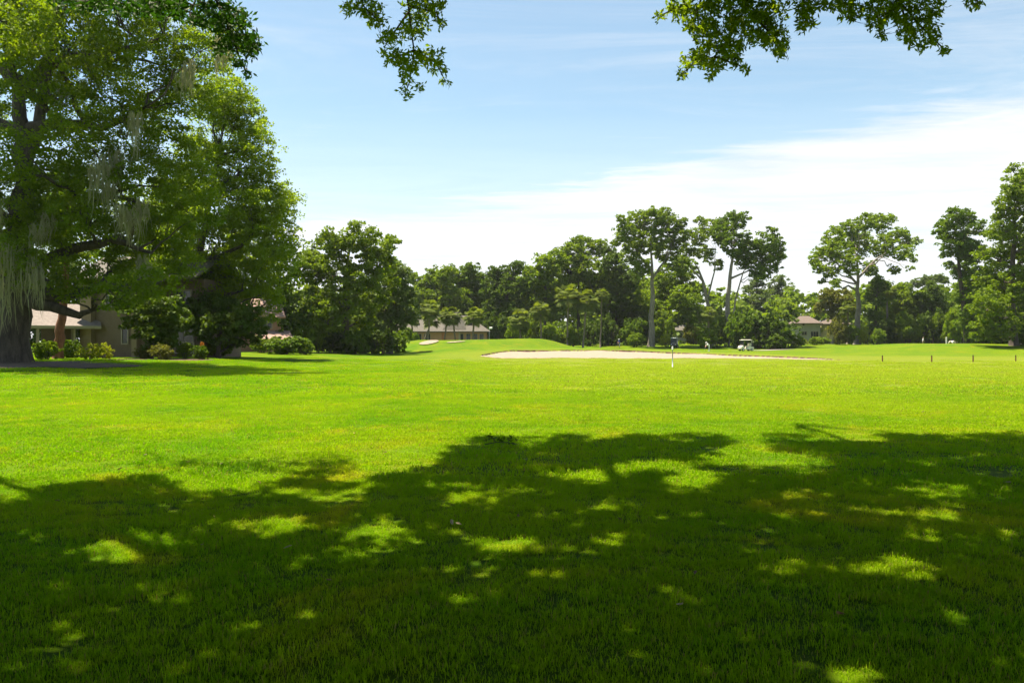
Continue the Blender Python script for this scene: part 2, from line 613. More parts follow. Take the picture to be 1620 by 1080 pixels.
def sheet(name, inside, x0, x1, y0, y1, step, mat, lift, zf=ground_cut, jitter=0.0):
    xs = np.arange(x0, x1 + step, step)
    ys = np.arange(y0, y1 + step, step)
    X, Y = np.meshgrid(xs, ys)
    Z = zf(X, Y) + lift
    ok = inside(X, Y)
    id2 = np.arange(X.size).reshape(X.shape)
    q = np.stack([id2[:-1, :-1], id2[:-1, 1:], id2[1:, 1:], id2[1:, :-1]], -1).reshape(-1, 4)
    keep = ok.ravel()[q].all(1)
    q = q[keep]
    used, inv = np.unique(q, return_inverse=True)
    me = raw_mesh(name, np.stack([X, Y, Z], -1).reshape(-1, 3)[used], inv.reshape(-1, 4), mat, smooth=True)
    return tag(link(bpy.data.objects.new(name, me)), kind='structure')


sheet('sand_bunker', lambda x, y: (bunker_t(x, y) > 0.01) & (bunker_t(x, y) < 0.985), -3.2, 28.5, 64, 88, 0.22, M['sand'], 0.035)


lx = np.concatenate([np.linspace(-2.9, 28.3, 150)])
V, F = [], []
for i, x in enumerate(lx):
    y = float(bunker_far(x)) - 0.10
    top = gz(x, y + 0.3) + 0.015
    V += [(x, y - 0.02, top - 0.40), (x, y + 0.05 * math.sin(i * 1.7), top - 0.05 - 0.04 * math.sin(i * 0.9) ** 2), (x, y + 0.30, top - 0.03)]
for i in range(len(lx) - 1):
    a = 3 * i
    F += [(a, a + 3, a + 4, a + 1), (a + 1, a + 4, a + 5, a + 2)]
tag(link(bpy.data.objects.new('bunker_lip', raw_mesh('bunker_lip', V, F, M['mulch'], smooth=False))), kind='structure')  # dark soil edge; its tone also stands in for shade under the lip


def patch(name, px, py, d, rx, ry, mat, lift, step=0.15):
    cx, cy = (px - 810) / FPX * d, d
    f = lambda x, y: ((x - cx) / rx) ** 2 + ((y - cy) / ry) ** 2 + 0.18 * np.sin(x * 1.9 + 0.5) + 0.12 * np.sin(y * 1.3) < 1
    return sheet(name, f, cx - rx * 1.3, cx + rx * 1.3, cy - ry * 1.3, cy + ry * 1.3, step, mat, lift, zf=ground)


patch('sand_bunker', 679, 547, 106, 1.45, 2.2, M['sand'], 0.10)
patch('sand_bunker', 722, 549, 103.5, 1.5, 0.5, M['sand'], 0.10)
patch('mulch_bed', 40, 580, 41.5, 6.2, 3.6, M['mulch'], 0.03, 0.3)
patch('mulch_bed', 240, 572, 53, 4.6, 2.6, M['mulch'], 0.03, 0.3)


def strip(name, pts, w, mat, lift):
    pts = np.array(pts, float)
    V, F = [], []
    n = 60
    t = np.linspace(0, len(pts) - 1, n)
    cx = np.interp(t, range(len(pts)), pts[:, 0])
    cy = np.interp(t, range(len(pts)), pts[:, 1])
    dx, dy = np.gradient(cx), np.gradient(cy)
    l = np.hypot(dx, dy)
    for i in range(n):
        for j, s in enumerate((-1, -0.33, 0.33, 1)):
            x, y = cx[i] - dy[i] / l[i] * s * w / 2, cy[i] + dx[i] / l[i] * s * w / 2
            V.append((x, y, gz(x, y) + lift))
    for i in range(n - 1):
        for j in range(3):
            a = i * 4 + j
            F.append((a, a + 4, a + 5, a + 1))
    me = raw_mesh(name, V, F, mat, smooth=True)
    return tag(link(bpy.data.objects.new(name, me)), kind='structure')


strip('cart_path', [(100, 112), (84, 121), (70, 131), (56, 138), (47, 141), (38, 138.5)], 3.2, M['path'], 0.05)


# ------------------------------------------------------------------ near overhead oak: its canopy is laid out from its shadow on the lawn
edge_x = [-900, 0, 130, 270, 400, 500, 560, 640, 690, 760, 830, 900, 950, 1120, 1150, 1200, 1250, 1330, 1400, 1620, 2600]
edge_y = [800, 785, 770, 765, 770, 762, 760, 745, 725, 705, 708, 690, 683, 685, 705, 700, 670, 668, 670, 680, 700]
spots = [(190, 872, 95, 30), (420, 832, 110, 13), (600, 845, 80, 18), (520, 790, 55, 9), (740, 788, 45, 14), (812, 776, 22, 9), (655, 905, 28, 13),
         (490, 965, 30, 18), (100, 982, 70, 16), (65, 862, 22, 9), (90, 938, 45, 16), (320, 995, 35, 12), (240, 950, 50, 14),
         (735, 940, 22, 12), (835, 862, 16, 14), (930, 754, 95, 11), (1095, 762, 60, 20), (1040, 738, 95, 11), (1230, 728, 150, 14), (1330, 692, 70, 9), (1170, 712, 60, 10),
         (965, 862, 45, 14), (960, 800, 40, 9), (1500, 790, 50, 9), (1480, 815, 60, 10), (1610, 836, 30, 14), (1480, 892, 110, 17), (1380, 880, 40, 10), (1520, 968, 45, 12),
         (770, 872, 30, 8), (1200, 850, 40, 8), (1345, 805, 40, 7)]


def shade_ok(x, y, rad):
    """is the lawn point (x, y) inside the photographed shade, rad metres away from any sun fleck"""
    ok = np.ones(len(x), bool)
    yy = np.maximum(y, 0.8)
    px, py = 810 + x / yy * FPX, 540 + CAM_H / yy * FPX
    front = y > 3.0
    ry = rad / (yy * yy) * CAM_H * FPX
    rx = rad / yy * FPX
    ok &= ~front | (py - ry * 0.8 > np.interp(px, edge_x, edge_y) + 9 * np.sin(px * 0.021 + 1) + 8 * np.sin(px * 0.047) + 5 * np.sin(px * 0.11))
    for sx, sy, a, b in spots:
        ok &= ~front | (((px - sx) / (a * 0.85 + rx * 0.25)) ** 2 + ((py - sy) / (b * 0.85 + ry * 0.25)) ** 2 > 1)
    return ok


rng = np.random.default_rng(5)


def canopy(n, xr, yr, per, L, cr, hspan):
    x = rng.uniform(*xr, n)
    y = rng.uniform(*yr, n)
    keep = shade_ok(x, y, cr * 0.8)
    thin = np.sin(x * 1.9 + 1.1 * np.sin(y * 1.3)) * np.sin(y * 2.3 + 1.7 * np.sin(x * 0.9 + 2)) + 0.5 * np.sin(x * 4.1 + y * 3.3) * np.sin(y * 5.2 - x * 1.2)
    keep &= rng.random(n) < np.where(y < 5.2, 1.0, np.clip(1.05 - 0.8 * np.maximum(thin - 0.12, 0), 0.2, 1))
    x, y = x[keep], y[keep]
    hmin = np.maximum(5.5, (1.9 + cr + 0.43 * np.maximum(y, 0)) / (1 + 0.43 * SDY) * 1.04)
    h = hmin + rng.random(len(x)) ** 1.3 * hspan
    c = np.stack([x - SDX * h, y - SDY * h, h], -1)
    # keep out of view: above the frame's top edge
    inv = c[:, 2] - cr > CAM_H + 0.4300 * np.maximum(c[:, 1], 0) + 0.1
    c = c[inv]
    return c, clump_leaves(c, np.full(len(c), cr) * rng.uniform(0.7, 1.15, len(c)), per, L, rng, 0.6, 0.9, 0.7)


c1, q1 = canopy(6800, (-10.5, 11), (2.6, 13.6), 30, 0.183, 0.34, 7.0)
c2, q2 = canopy(2300, (-24, 24), (-14, 3.2), 24, 0.46, 0.9, 5.0)  # this and the next two: unseen foliage, widened to deepen the lawn shade
c3, q3 = canopy(1300, (9, 28), (2, 14), 24, 0.40, 0.8, 5.0)
c4, q4 = canopy(1000, (-28, -8), (0, 9), 24, 0.40, 0.8, 4.5)
oak0 = thing('live_oak', 'spreading oak overhead whose leafy branch tips hang against the blue sky', 'tree', (6.0, -5.5, 0.0))
inv0 = np.array([6.0, -5.5, 0.0])


def spray_points(blobs, d, per_px, rng, depth=0.6):
    """leaf rosettes filling pixel blobs (x, y, rx, ry) at distance d"""
    out = []
    for x, y, a, b in blobs:
        k = max(4, int(per_px * math.pi * a * b))
        th = rng.uniform(0, 2 * math.pi, k)
        q = np.sqrt(rng.random(k))
        for t, r_ in zip(th, q):
            dd = d + rng.normal() * depth
            out.append(P(x + a * r_ * math.cos(t), y + b * r_ * math.sin(t), dd))
    return np.array(out)


def make_spray(name, blobs, d, stems, per_px=0.0085, leaf=0.086, mat='spray_lit', depth=0.5, per=11):
    pts = spray_points(blobs, d, per_px, rng, depth)
    m = len(pts)
    D = unit(rng.normal(size=(m, per, 3)) + np.array([0, 0, -0.25]))
    L = leaf * rng.uniform(0.7, 1.25, (m, per))
    base = pts[:, None, :] + rng.normal(size=(m, per, 3)) * 0.025
    T = D
    N = unit(np.cross(T, rng.normal(size=(m, per, 3))))
    B = np.cross(N, T)
    l = L[..., None]
    w = l * 0.40
    V = np.stack([base, base + T * l * 0.55 + B * w * 0.5, base + T * l + N * l * 0.08, base + T * l * 0.55 - B * w * 0.5], 2).reshape(-1, 4, 3)
    V -= inv0
    fo = link(bpy.data.objects.new(name, leaf_mesh(name, V, M[mat], rng)), oak0)
    mb = MB()
    nodes = []
    for st in stems:
        pp = [P(x, y, d) - inv0 for x, y in st]
        n = len(pp)
        mb.tube(pp, [0.016 * (1 - 0.7 * i / max(1, n - 1)) + 0.003 for i in range(n)], 5)
        for i in range(n - 1):
            for u in np.linspace(0, 1, 6):
                nodes.append(pp[i] + (pp[i + 1] - pp[i]) * u)
    nodes = np.array(nodes)
    for p in pts - inv0:
        j = np.argmin(((nodes - p) ** 2).sum(1))
        if np.linalg.norm(nodes[j] - p) > 0.42:
            continue
        mb.tube(wig(nodes[j], p, 4, 0.05, rng), [0.006, 0.005, 0.004, 0.0025], 4, cap=False)
    tag(mb.build('twigs', M['bark'], fo), kind='stuff')
    return fo


make_spray('leafy_spray', [(575, 12, 28, 14), (548, 8, 8, 6), (598, 32, 16, 12), (552, 22, 7, 8), (668, 12, 32, 18), (660, 42, 22, 18), (630, 55, 22, 12), (612, 60, 10, 12), (690, 36, 12, 8), (700, 8, 9, 6),
                           (625, 92, 16, 13), (650, 96, 22, 17), (680, 88, 18, 14), (692, 108, 13, 14), (705, 128, 6, 6), (640, 118, 10, 16), (640, 146, 6, 10), (666, 136, 4, 6), (608, 78, 5, 8)], 12.5,
           [[(640, -30), (646, 10), (652, 60), (655, 80), (648, 130), (640, 150)], [(655, 80), (690, 100), (704, 128)], [(560, -30), (575, 10), (600, 35)], [(646, 20), (625, 50), (608, 75)], [(655, 80), (622, 92)], [(646, 10), (690, 20), (700, 40)]], per_px=0.022)
make_spray('leafy_spray', [(1062, 15, 9, 10), (1045, 25, 4, 4), (1085, 15, 20, 20), (1095, 42, 14, 12), (1130, 20, 30, 24), (1120, 55, 20, 24), (1125, 85, 25, 20), (1105, 92, 18, 12), (1085, 100, 8, 10), (1078, 118, 4, 5),
                           (1160, 60, 22, 30), (1135, 105, 12, 10), (1128, 120, 4, 5), (1165, 95, 14, 10), (1175, 15, 30, 25), (1200, 45, 25, 30), (1225, 60, 18, 24), (1235, 80, 10, 12), (1220, 20, 24, 20), (1178, 108, 5, 5)], 12.0,
           [[(1190, -40), (1180, 10), (1160, 50), (1130, 90), (1100, 100), (1080, 116)], [(1180, 10), (1215, 50), (1235, 85)], [(1190, -40), (1110, -5), (1065, 15), (1045, 25)], [(1130, 90), (1175, 106)], [(1110, -5), (1095, 45)]], per_px=0.024)
make_spray('leafy_spray', [(1270, 8, 24, 12), (1275, 30, 15, 14), (1265, 38, 8, 6), (1315, 5, 24, 10), (1345, 12, 22, 15), (1340, 28, 12, 9), (1390, 12, 32, 20), (1385, 38, 16, 8), (1392, 56, 6, 8), (1440, 15, 40, 22), (1430, 45, 15, 14), (1462, 40, 22, 15), (1478, 62, 12, 10), (1495, 78, 6, 6), (1440, 62, 6, 7), (1485, 15, 10, 14), (1455, 76, 6, 5), (1540, 3, 10, 8), (1548, 9, 4, 4)], 11.5,
           [[(1270, -40), (1272, 10), (1275, 40)], [(1380, -40), (1350, 0), (1340, 28)], [(1400, -40), (1425, 5), (1455, 40), (1480, 65), (1496, 80)], [(1425, 5), (1390, 30), (1392, 58)], [(1425, 5), (1440, 62)], [(1550, -40), (1545, 8)]], per_px=0.022)
make_spray('leafy_spray', [(345, 10, 28, 14), (372, 25, 22, 16), (385, 55, 22, 22), (395, 80, 14, 12), (360, 45, 20, 16), (350, 75, 18, 14), (380, 98, 12, 8), (392, 115, 6, 6), (402, 68, 8, 8), (330, 30, 25, 20), (300, 15, 30, 20), (260, 10, 40, 18), (200, 5, 50, 18), (130, 0, 55, 16)], 11.2,
           [[(330, -40), (345, 10), (365, 50), (380, 95), (392, 116)], [(365, 50), (400, 72)], [(345, 10), (372, 25)], [(330, -40), (300, 20)], [(240, -40), (255, 12)], [(180, -40), (195, 6), (140, 2)]], per_px=0.019, mat='near')  # dark overhead leaf colour stands in for shade on this spray
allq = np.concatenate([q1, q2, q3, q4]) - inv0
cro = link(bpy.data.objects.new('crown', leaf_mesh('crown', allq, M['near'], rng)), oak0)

tr = MB()
base_pts = [(0, 0, -0.3), (0.02, 0.05, 0.4), (-0.1, 0.2, 1.6), (-0.2, 0.5, 3.0), (-0.4, 0.9, 4.2)]
tr.tube(base_pts, [1.15, 0.8, 0.62, 0.56, 0.52], 14)
allc = np.concatenate([c1, c2, c3, c4])
heads = []
for tx, ty, tz in [(-9, 11, 9.5), (-3, 15, 10.8), (2.5, 17, 11.2), (8, 16, 11.5), (-11, 5, 8.2), (12, 9, 10), (-7, -2, 8.5), (9, -4, 9), (0, -7, 9), (15, 13, 11.5), (-2, 8, 8.5), (4, 10, 9.2)]:
    end = np.array([tx, ty, tz]) - inv0
    st = np.array(base_pts[-1]) + rng.normal(size=3) * 0.12
    mid = st + (end - st) * 0.45 + np.array([0, 0, 1.2])
    path = wig(st, mid, 5, 0.03, rng) + wig(mid, end, 5, 0.04, rng)[1:]
    tr.tube(path, list(np.linspace(0.30, 0.05, len(path))), 8)
    heads += [(p, 0.30 - 0.25 * i / len(path)) for i, p in enumerate(path) if i > 2]
hp = np.array([h[0] for h in heads])
for p in allc[::7] - inv0:
    j = np.argmin(((hp - p) ** 2).sum(1))
    if np.linalg.norm(hp[j] - p) < 5.5:
        # twigs stay above the sight line to the frame's top
        pts = wig(hp[j], p, 4, 0.05, rng, 0.04)
        tr.tube(pts, [0.045, 0.03, 0.02, 0.008], 5, cap=False)
tr.build('trunk', M['bark'], oak0, smooth=True)


# ------------------------------------------------------------------ trees from lobes
def lobe_list(px_lobes, d, rng, depth=1.0, spread=0.9):
    xs = np.array([l[0] for l in px_lobes], float)
    half = max(2.0, (xs.max() - xs.min()) / 2 / FPX * d)
    out = []
    for x, y, r, *off in px_lobes:
        rm = r / FPX * d
        dd = off[0] if off else rng.uniform(-spread, spread) * max(half * 0.75, rm)
        c = P(x, y, d)
        s = (d + dd) / d
        out.append((np.array([c[0] * s, d + dd, CAM_H + (c[2] - CAM_H) * s]), rm, rm * depth, rm * 0.9))
    return out


def tree(label, d, trunk_px, r0, px_lobes, mat='mid', bmat='bark', clump=0.75, dens=0.55, per=34, leaf=0.34, seed=0, name='oak_tree', group=None,
         extra=(), twigs=0.12, spread=0.9, cat='tree'):
    rng = np.random.default_rng(seed + 100)
    bx = (trunk_px[0][0] - 810) / FPX * d
    bz = gz(bx, d)
    base = np.array([bx, d, bz])
    root = thing(name, label, cat, base, group=group)
    lobes = lobe_list(px_lobes, d, rng, spread=spread)
    cs, rs = crown_clumps(lobes, clump, dens * 5.0, rng)
    ok = cs[:, 2] > bz + 0.3
    cs, rs = cs[ok], rs[ok]
    q = clump_leaves(cs, rs, per, leaf * 1.18, rng, flat=0.95, up=0.22, asp=0.75) - base
    link(bpy.data.objects.new('crown', leaf_mesh('crown', q, M[mat], rng)), root)
    mb = MB()
    stems = [trunk_px] + list(extra)
    nodes, nr = [], []
    for si, tp in enumerate(stems):
        pts = [P(x, y, d) - base for x, y in tp]
        if si == 0:
            pts[0] = np.array([0, 0, -0.2])
        rr = r0 * (1.0 if si == 0 else 0.42)
        fine = []
        for i in range(len(pts) - 1):
            for u in np.linspace(0, 1, 4)[:-1]:
                fine.append(pts[i] + (pts[i + 1] - pts[i]) * u + (rng.normal(size=3) * rr * 0.12 if i + u > 0 else 0))
        fine.append(pts[-1])
        n = len(fine)
        rad = [rr * (1 - (0.72 if si == 0 else 0.8) * i / (n - 1)) for i in range(n)]
        if si == 0:
            f0 = fine[0] + (fine[1] - fine[0]) * min(0.6, 0.55 / max(0.6, np.linalg.norm(fine[1] - fine[0])))
            f1 = fine[0] + (f0 - fine[0]) * 0.5
            fine = [fine[0], f1, f0] + fine[1:]
            rad = [rr * 1.5, rr * 1.22, rr * 1.05] + rad[1:]
            n += 2
        mb.tube(fine, rad, 10)
        nodes += fine[n // 3:] if si == 0 else fine
        nr += rad[n // 3:] if si == 0 else rad
    nodes, nr = np.array(nodes), np.array(nr)
    top = nodes[-1]
    for c, rx, ry, rz in lobes:
        e = c - base - np.array([0, 0, rz * 0.2])
        cost = ((nodes - e) ** 2).sum(1) + np.where(nodes[:, 2] > e[2] - 0.3, 25 + (nodes[:, 2] - e[2]) ** 2, 0)
        j = int(np.argmin(cost))
        L = np.linalg.norm(e - nodes[j])
        pts = wig(nodes[j], e, 6, 0.035, rng, 0.06)
        ra = min(nr[j] * 0.7, 0.06 + 0.028 * L)
        mb.tube(pts, list(np.linspace(ra, ra * 0.3, 6)), 7, cap=False)
        near = np.where((((cs - c) / np.array([rx, ry, rz])) ** 2).sum(1) < 1.4)[0]
        for k in near[: max(2, int(len(near) * twigs))]:
            mb.tube(wig(pts[3 + k % 3], cs[k] - base, 4, 0.06, rng, 0.03), [ra * 0.35, ra * 0.25, ra * 0.18, ra * 0.08], 5, cap=False)
    mb.build('trunk', M[bmat], root, smooth=True)
    return root, base, cs


def moss(root, base, px, py, d, length, rng, wide=0.45, n=46):
    """a hanging beard of spanish moss"""
    top = P(px, py, d)
    V, F = [], []
    for _ in range(n):
        th, q = rng.uniform(0, 2 * math.pi), math.sqrt(rng.random())
        p = top + np.array([math.cos(th) * q * wide, math.sin(th) * q * wide, rng.uniform(-0.1, 0.5)])
        Ln = length * (0.18 + 0.95 * rng.random() ** 1.5) * (1.1 - 0.55 * q)
        w = rng.uniform(0.03, 0.075)
        an = rng.uniform(0, math.pi)
        ax = np.array([math.cos(an), math.sin(an), 0])
        sw = rng.normal(size=2) * 0.06 * Ln
        k0 = len(V)
        m = 6
        for i in range(m):
            u = i / (m - 1)
            cpt = p + np.array([sw[0] * u * u + rng.normal() * 0.045, sw[1] * u * u + rng.normal() * 0.045, -Ln * u])
            ww = w * (0.5 + 1.2 * u * (1 - u)) * (1 - u * 0.85)
            V += [cpt - ax * ww - base, cpt + ax * ww - base]
        for i in range(m - 1):
            F.append((k0 + 2 * i, k0 + 2 * i + 1, k0 + 2 * i + 3, k0 + 2 * i + 2))
    me = raw_mesh('spanish_moss', V, F, M['moss'], tint=rng.random(len(F)))
    link(bpy.data.objects.new('spanish_moss', me), root)


# the great live oak at the left
lobesA = [(0, -110, 85, 0), (100, -90, 75, -3), (200, -75, 70, -2), (285, -50, 55, -1), (60, -165, 75, 3), (160, -150, 75, 3), (150, 455, 26, -3), (105, 462, 22, -2), (195, 462, 30, -4), (240, 455, 30, -4), (20, 120, 50, -4), (30, 250, 42, -4), (60, 60, 55, -5), (0, 20, 60, -3), (5, 190, 40, 2), (90, 150, 45, 3), (110, 240, 45, 3), (60, 310, 40, 3), (170, 90, 50, 4), (280, 110, 40, 4), (230, 190, 45, 4), (170, 330, 45, 4), (250, 320, 45, 5), (120, 390, 40, 4), (200, 410, 36, 3), (-130, 120, 130), (-60, -40, 130), (40, 10, 85), (110, 60, 70), (190, 30, 75), (270, 50, 60), (320, 90, 45), (350, 60, 40), (60, 110, 60), (150, 130, 60),
          (240, 140, 55), (300, 160, 45), (200, 210, 55), (120, 200, 45), (260, 240, 55), (90, 270, 40), (150, 280, 50), (220, 300, 55), (290, 290, 50), (20, 330, 70),
          (-40, 380, 80), (70, 360, 50), (40, 420, 45), (130, 350, 45), (200, 370, 50), (260, 370, 50), (170, 430, 32), (110, 430, 32), (240, 430, 35), (290, 420, 32), (-100, 300, 90), (310, 340, 40)]
rootA, baseA, _ = tree('huge moss-draped live oak with a black shaded trunk beside the tan house porch', 43,
                       [(18, 580), (18, 520), (22, 450), (30, 380), (38, 300), (40, 220), (30, 130)], 1.0, lobesA, 'oakl', 'bark', 0.62, 0.52, 60, 0.132, 1, 'live_oak',
                       extra=[[(28, 430), (110, 395), (180, 380), (240, 400)], [(35, 330), (80, 350), (130, 330), (190, 300)], [(38, 260), (60, 200), (75, 120), (90, 40)],
                              [(40, 215), (0, 195), (-60, 190)], [(36, 210), (90, 195), (160, 200), (230, 170)], [(30, 130), (-10, 100), (-60, 60)], [(30, 150), (80, 98), (150, 90), (260, 60)],
                              [(26, 470), (80, 485), (125, 500), (145, 492)], [(26, 455), (100, 468), (180, 455), (235, 465)]], twigs=0.06, spread=0.55)
mr = np.random.default_rng(77)
for px, py, ln, wd in [(215, 190, 3.0, .4), (165, 262, 2.6, .5), (150, 270, 2.2, .4), (62, 365, 1.8, .5), (25, 395, 4.0, .7), (48, 420, 3.0, .5), (0, 400, 4.6, .8), (12, 450, 3.4, .6), (226, 415, 1.6, .35), (192, 335, 2.0, .3),
                       (206, 345, 2.2, .3), (292, 125, 1.8, .5), (352, 85, 1.6, .5), (74, 350, 1.6, .4), (236, 432, 1.3, .25), (225, 330, 2.4, .5), (175, 300, 2.0, .4), (345, 70, 1.4, .3), (100, 150, 1.4, .3), (-10, 330, 2.5, .6), (60, 440, 2.6, .4), (300, 110, 1.5, .3), (185, 250, 2, .4)]:
    moss(rootA, baseA, px, py, 41.5 - 3.0 * mr.random(), ln, mr, wd)

lobesB = [(335, 150, 45), (365, 150, 40), (385, 190, 40), (410, 230, 32), (345, 215, 55), (375, 270, 55), (415, 290, 35), (430, 330, 40), (455, 325, 24), (400, 345, 50), (440, 385, 38), (350, 330, 60), (315, 270, 50),
          (430, 430, 42), (390, 420, 55), (335, 400, 60), (280, 330, 55), (270, 410, 50), (410, 480, 40), (350, 470, 45), (300, 460, 40), (230, 450, 35)]
tree('tall rounded live oak with glowing green side leaning out over the lawn', 62, [(302, 566), (303, 520), (305, 470), (315, 410), (330, 330), (345, 250)], 0.5, lobesB, 'oakb', 'bark',
     0.7, 0.52, 60, 0.165, 2, 'live_oak', extra=[[(304, 500), (350, 470), (400, 455)], [(304, 480), (270, 450), (220, 440)], [(312, 420), (380, 390), (420, 350)]], twigs=0.05, spread=0.6)
# low dark broadleaf trees under the oaks
tree('dark glossy broadleaf tree with yellowish tips against the tan house wall', 55, [(238, 574), (236, 540), (240, 505)], 0.22,
     [(225, 500, 30), (255, 490, 28), (245, 530, 30), (205, 480, 25), (275, 510, 26), (265, 540, 16), (190, 470, 20)], 'dark', 'bark', 0.5, 0.5, 34, 0.24, 3, 'broadleaf_tree')
tree('small dark broadleaf tree crowding beneath the rounded live oak', 60, [(345, 560), (345, 530), (348, 500)], 0.2,
     [(330, 490, 28), (360, 495, 30), (385, 510, 28), (350, 520, 28), (320, 520, 22), (400, 530, 20), (375, 540, 16), (300, 500, 25)], 'dark', 'bark', 0.5, 0.5, 34, 0.24, 4, 'broadleaf_tree')
tree('red-barked pine rising in front of the tan house porch', 50, [(91, 572), (92, 545), (95, 515), (100, 480), (104, 440), (106, 380), (108, 320)], 0.34,
     [(90, 330, 28), (120, 310, 28), (105, 285, 26), (130, 350, 20), (80, 370, 20)], 'oak', 'bark_red', 0.5, 0.5, 34, 0.2, 5, 'pine_tree')

# far tree line, left to right
tree('dark crowned oak with ivy-black trunk behind the vine-covered shrub', 90, [(548, 556), (547, 500), (545, 440), (552, 400)], 0.48,
     [(505, 402, 24), (528, 385, 24), (560, 378, 26), (590, 395, 26), (612, 388, 14), (622, 380, 9), (598, 420, 28), (495, 432, 24), (530, 430, 34), (572, 440, 30), (498, 472, 26), (540, 480, 26), (610, 450, 22), (590, 368, 9), (480, 412, 14), (515, 510, 26), (570, 505, 24), (488, 505, 18), (590, 480, 22)],
     'mid', 'bark', 0.62, 0.48, 36, 0.27, 6, extra=[[(548, 500), (562, 470), (575, 420)], [(546, 450), (515, 425), (490, 420)]])
tree('grey-green hazy oak filling the gap beside the ranch house', 97, [(616, 556), (618, 500), (622, 455)], 0.4,
     [(625, 440, 26), (640, 470, 22), (602, 485, 28), (615, 420, 16), (648, 500, 18), (590, 520, 22), (620, 510, 22), (640, 430, 12), (580, 470, 20)], 'pale', 'bark', 0.62, 0.5, 34, 0.28, 7)
tree('round light-green oak standing over the ranch house roof', 172, [(695, 545), (695, 500), (692, 460)], 0.4,
     [(690, 445, 22), (670, 452, 16), (707, 436, 16), (680, 482, 24), (715, 472, 20), (660, 470, 14), (700, 500, 18), (655, 440, 10)], 'mid', 'bark', 0.74, 0.6, 21, 0.44, 8)
tree('broad green oak directly behind the ranch house roof ridge', 178, [(742, 545), (742, 500), (742, 470)], 0.4,
     [(740, 440, 20), (722, 452, 18), (757, 450, 18), (740, 480, 28), (766, 472, 18), (712, 430, 10), (745, 425, 10), (765, 500, 18)], 'oak', 'bark', 0.74, 0.6, 21, 0.44, 9)
tree('blackish oak with twin upper tufts at the ranch house gable end', 165, [(802, 545), (801, 500), (800, 470)], 0.4,
     [(795, 440, 20), (816, 428, 12), (778, 455, 18), (805, 465, 28), (826, 458, 16), (790, 492, 26), (815, 500, 22), (780, 432, 10), (822, 418, 6)], 'dark', 'bark', 0.74, 0.6, 21, 0.42, 10)
tree('leaning bright oak beginning the rise of the far tree line', 165, [(862, 545), (862, 500), (865, 460)], 0.4,
     [(865, 420, 20), (848, 440, 20), (882, 410, 16), (870, 455, 28), (850, 475, 24), (835, 455, 14), (885, 480, 22), (840, 432, 10)], 'oakl', 'bark', 0.74, 0.55, 21, 0.42, 11)
tree('high bushy oak behind the pair of tall cabbage palms', 172, [(915, 545), (915, 490), (915, 440)], 0.45,
     [(905, 402, 20), (925, 392, 18), (946, 394, 16), (900, 430, 26), (930, 430, 26), (952, 452, 22), (915, 470, 28), (885, 425, 14), (912, 382, 8), (940, 478, 22)], 'mid', 'bark', 0.74, 0.55, 21, 0.42, 12)
tree('shaded oak tucked against the tall pale-trunked tree', 168, [(975, 545), (975, 500), (975, 450)], 0.4,
     [(970, 420, 22), (985, 450, 26), (960, 482, 24), (992, 490, 24), (965, 400, 10), (975, 510, 20)], 'dark', 'bark', 0.74, 0.6, 21, 0.42, 13)
tree('tall straight tree with thick pale grey trunk and high domed crown', 155, [(1030, 546), (1031, 500), (1032, 450), (1030, 400)], 0.68,
     [(1010, 352, 20), (990, 370, 18), (1035, 346, 18), (1052, 337, 10), (1060, 356, 16), (1074, 375, 18), (1030, 380, 26), (1000, 400, 20), (1055, 400, 22), (1014, 424, 16), (1076, 420, 16), (984, 348, 8), (1080, 354, 8), (1030, 338, 8), (975, 385, 8)],
     'mid', 'bark_pale', 0.62, 0.50, 21, 0.36, 14, extra=[[(1032, 440), (1050, 415), (1062, 395)], [(1031, 430), (1012, 405), (1000, 385)]])
tree('yellow-green lower oak behind the tall pale grey trunk', 172, [(1062, 545), (1060, 500), (1058, 465)], 0.35,
     [(1000, 450, 22), (1060, 440, 26), (1086, 432, 18), (1050, 470, 26), (1082, 475, 24), (1015, 482, 22), (1100, 460, 18), (1040, 500, 24), (1095, 500, 22)], 'oakl', 'bark', 0.74, 0.5, 21, 0.42, 15)
tree('open thin-crowned tree with a forked leaning trunk', 158, [(1126, 540), (1121, 485), (1112, 445), (1102, 420)], 0.5,
     [(1105, 376, 16), (1090, 395, 16), (1124, 360, 16), (1114, 402, 16), (1140, 378, 12), (1088, 370, 9), (1135, 420, 10), (1105, 350, 8), (1082, 412, 9)], 'mid', 'bark_pale', 0.58, 0.42, 19, 0.34, 16, extra=[[(1120, 470), (1130, 430), (1132, 395)], [(1112, 445), (1090, 420), (1078, 408)]])
tree('tall twin-trunked tree with layered crown reaching towards the blue gap', 155, [(1150, 545), (1152, 470), (1157, 420), (1160, 395)], 0.55,
     [(1150, 356, 18), (1170, 350, 14), (1140, 370, 16), (1165, 386, 24), (1186, 400, 22), (1210, 386, 20), (1224, 402, 18), (1215, 422, 18), (1196, 430, 14), (1230, 386, 10), (1175, 415, 14), (1222, 366, 8), (1160, 342, 8), (1205, 440, 8), (1236, 405, 7)],
     'oak', 'bark_pale', 0.62, 0.48, 21, 0.36, 17, extra=[[(1157, 535), (1163, 475), (1176, 430), (1190, 410)], [(1157, 440), (1180, 430), (1205, 415)]])
tree('faint feathery pine rising far off beyond the big dark hedge', 235, [(1196, 545), (1196, 500), (1197, 450)], 0.35,
     [(1190, 462, 16), (1200, 448, 12), (1205, 480, 18), (1185, 485, 16), (1197, 438, 7)], 'pale', 'bark', 1.0, 0.45, 30, 0.5, 18, 'pine_tree')
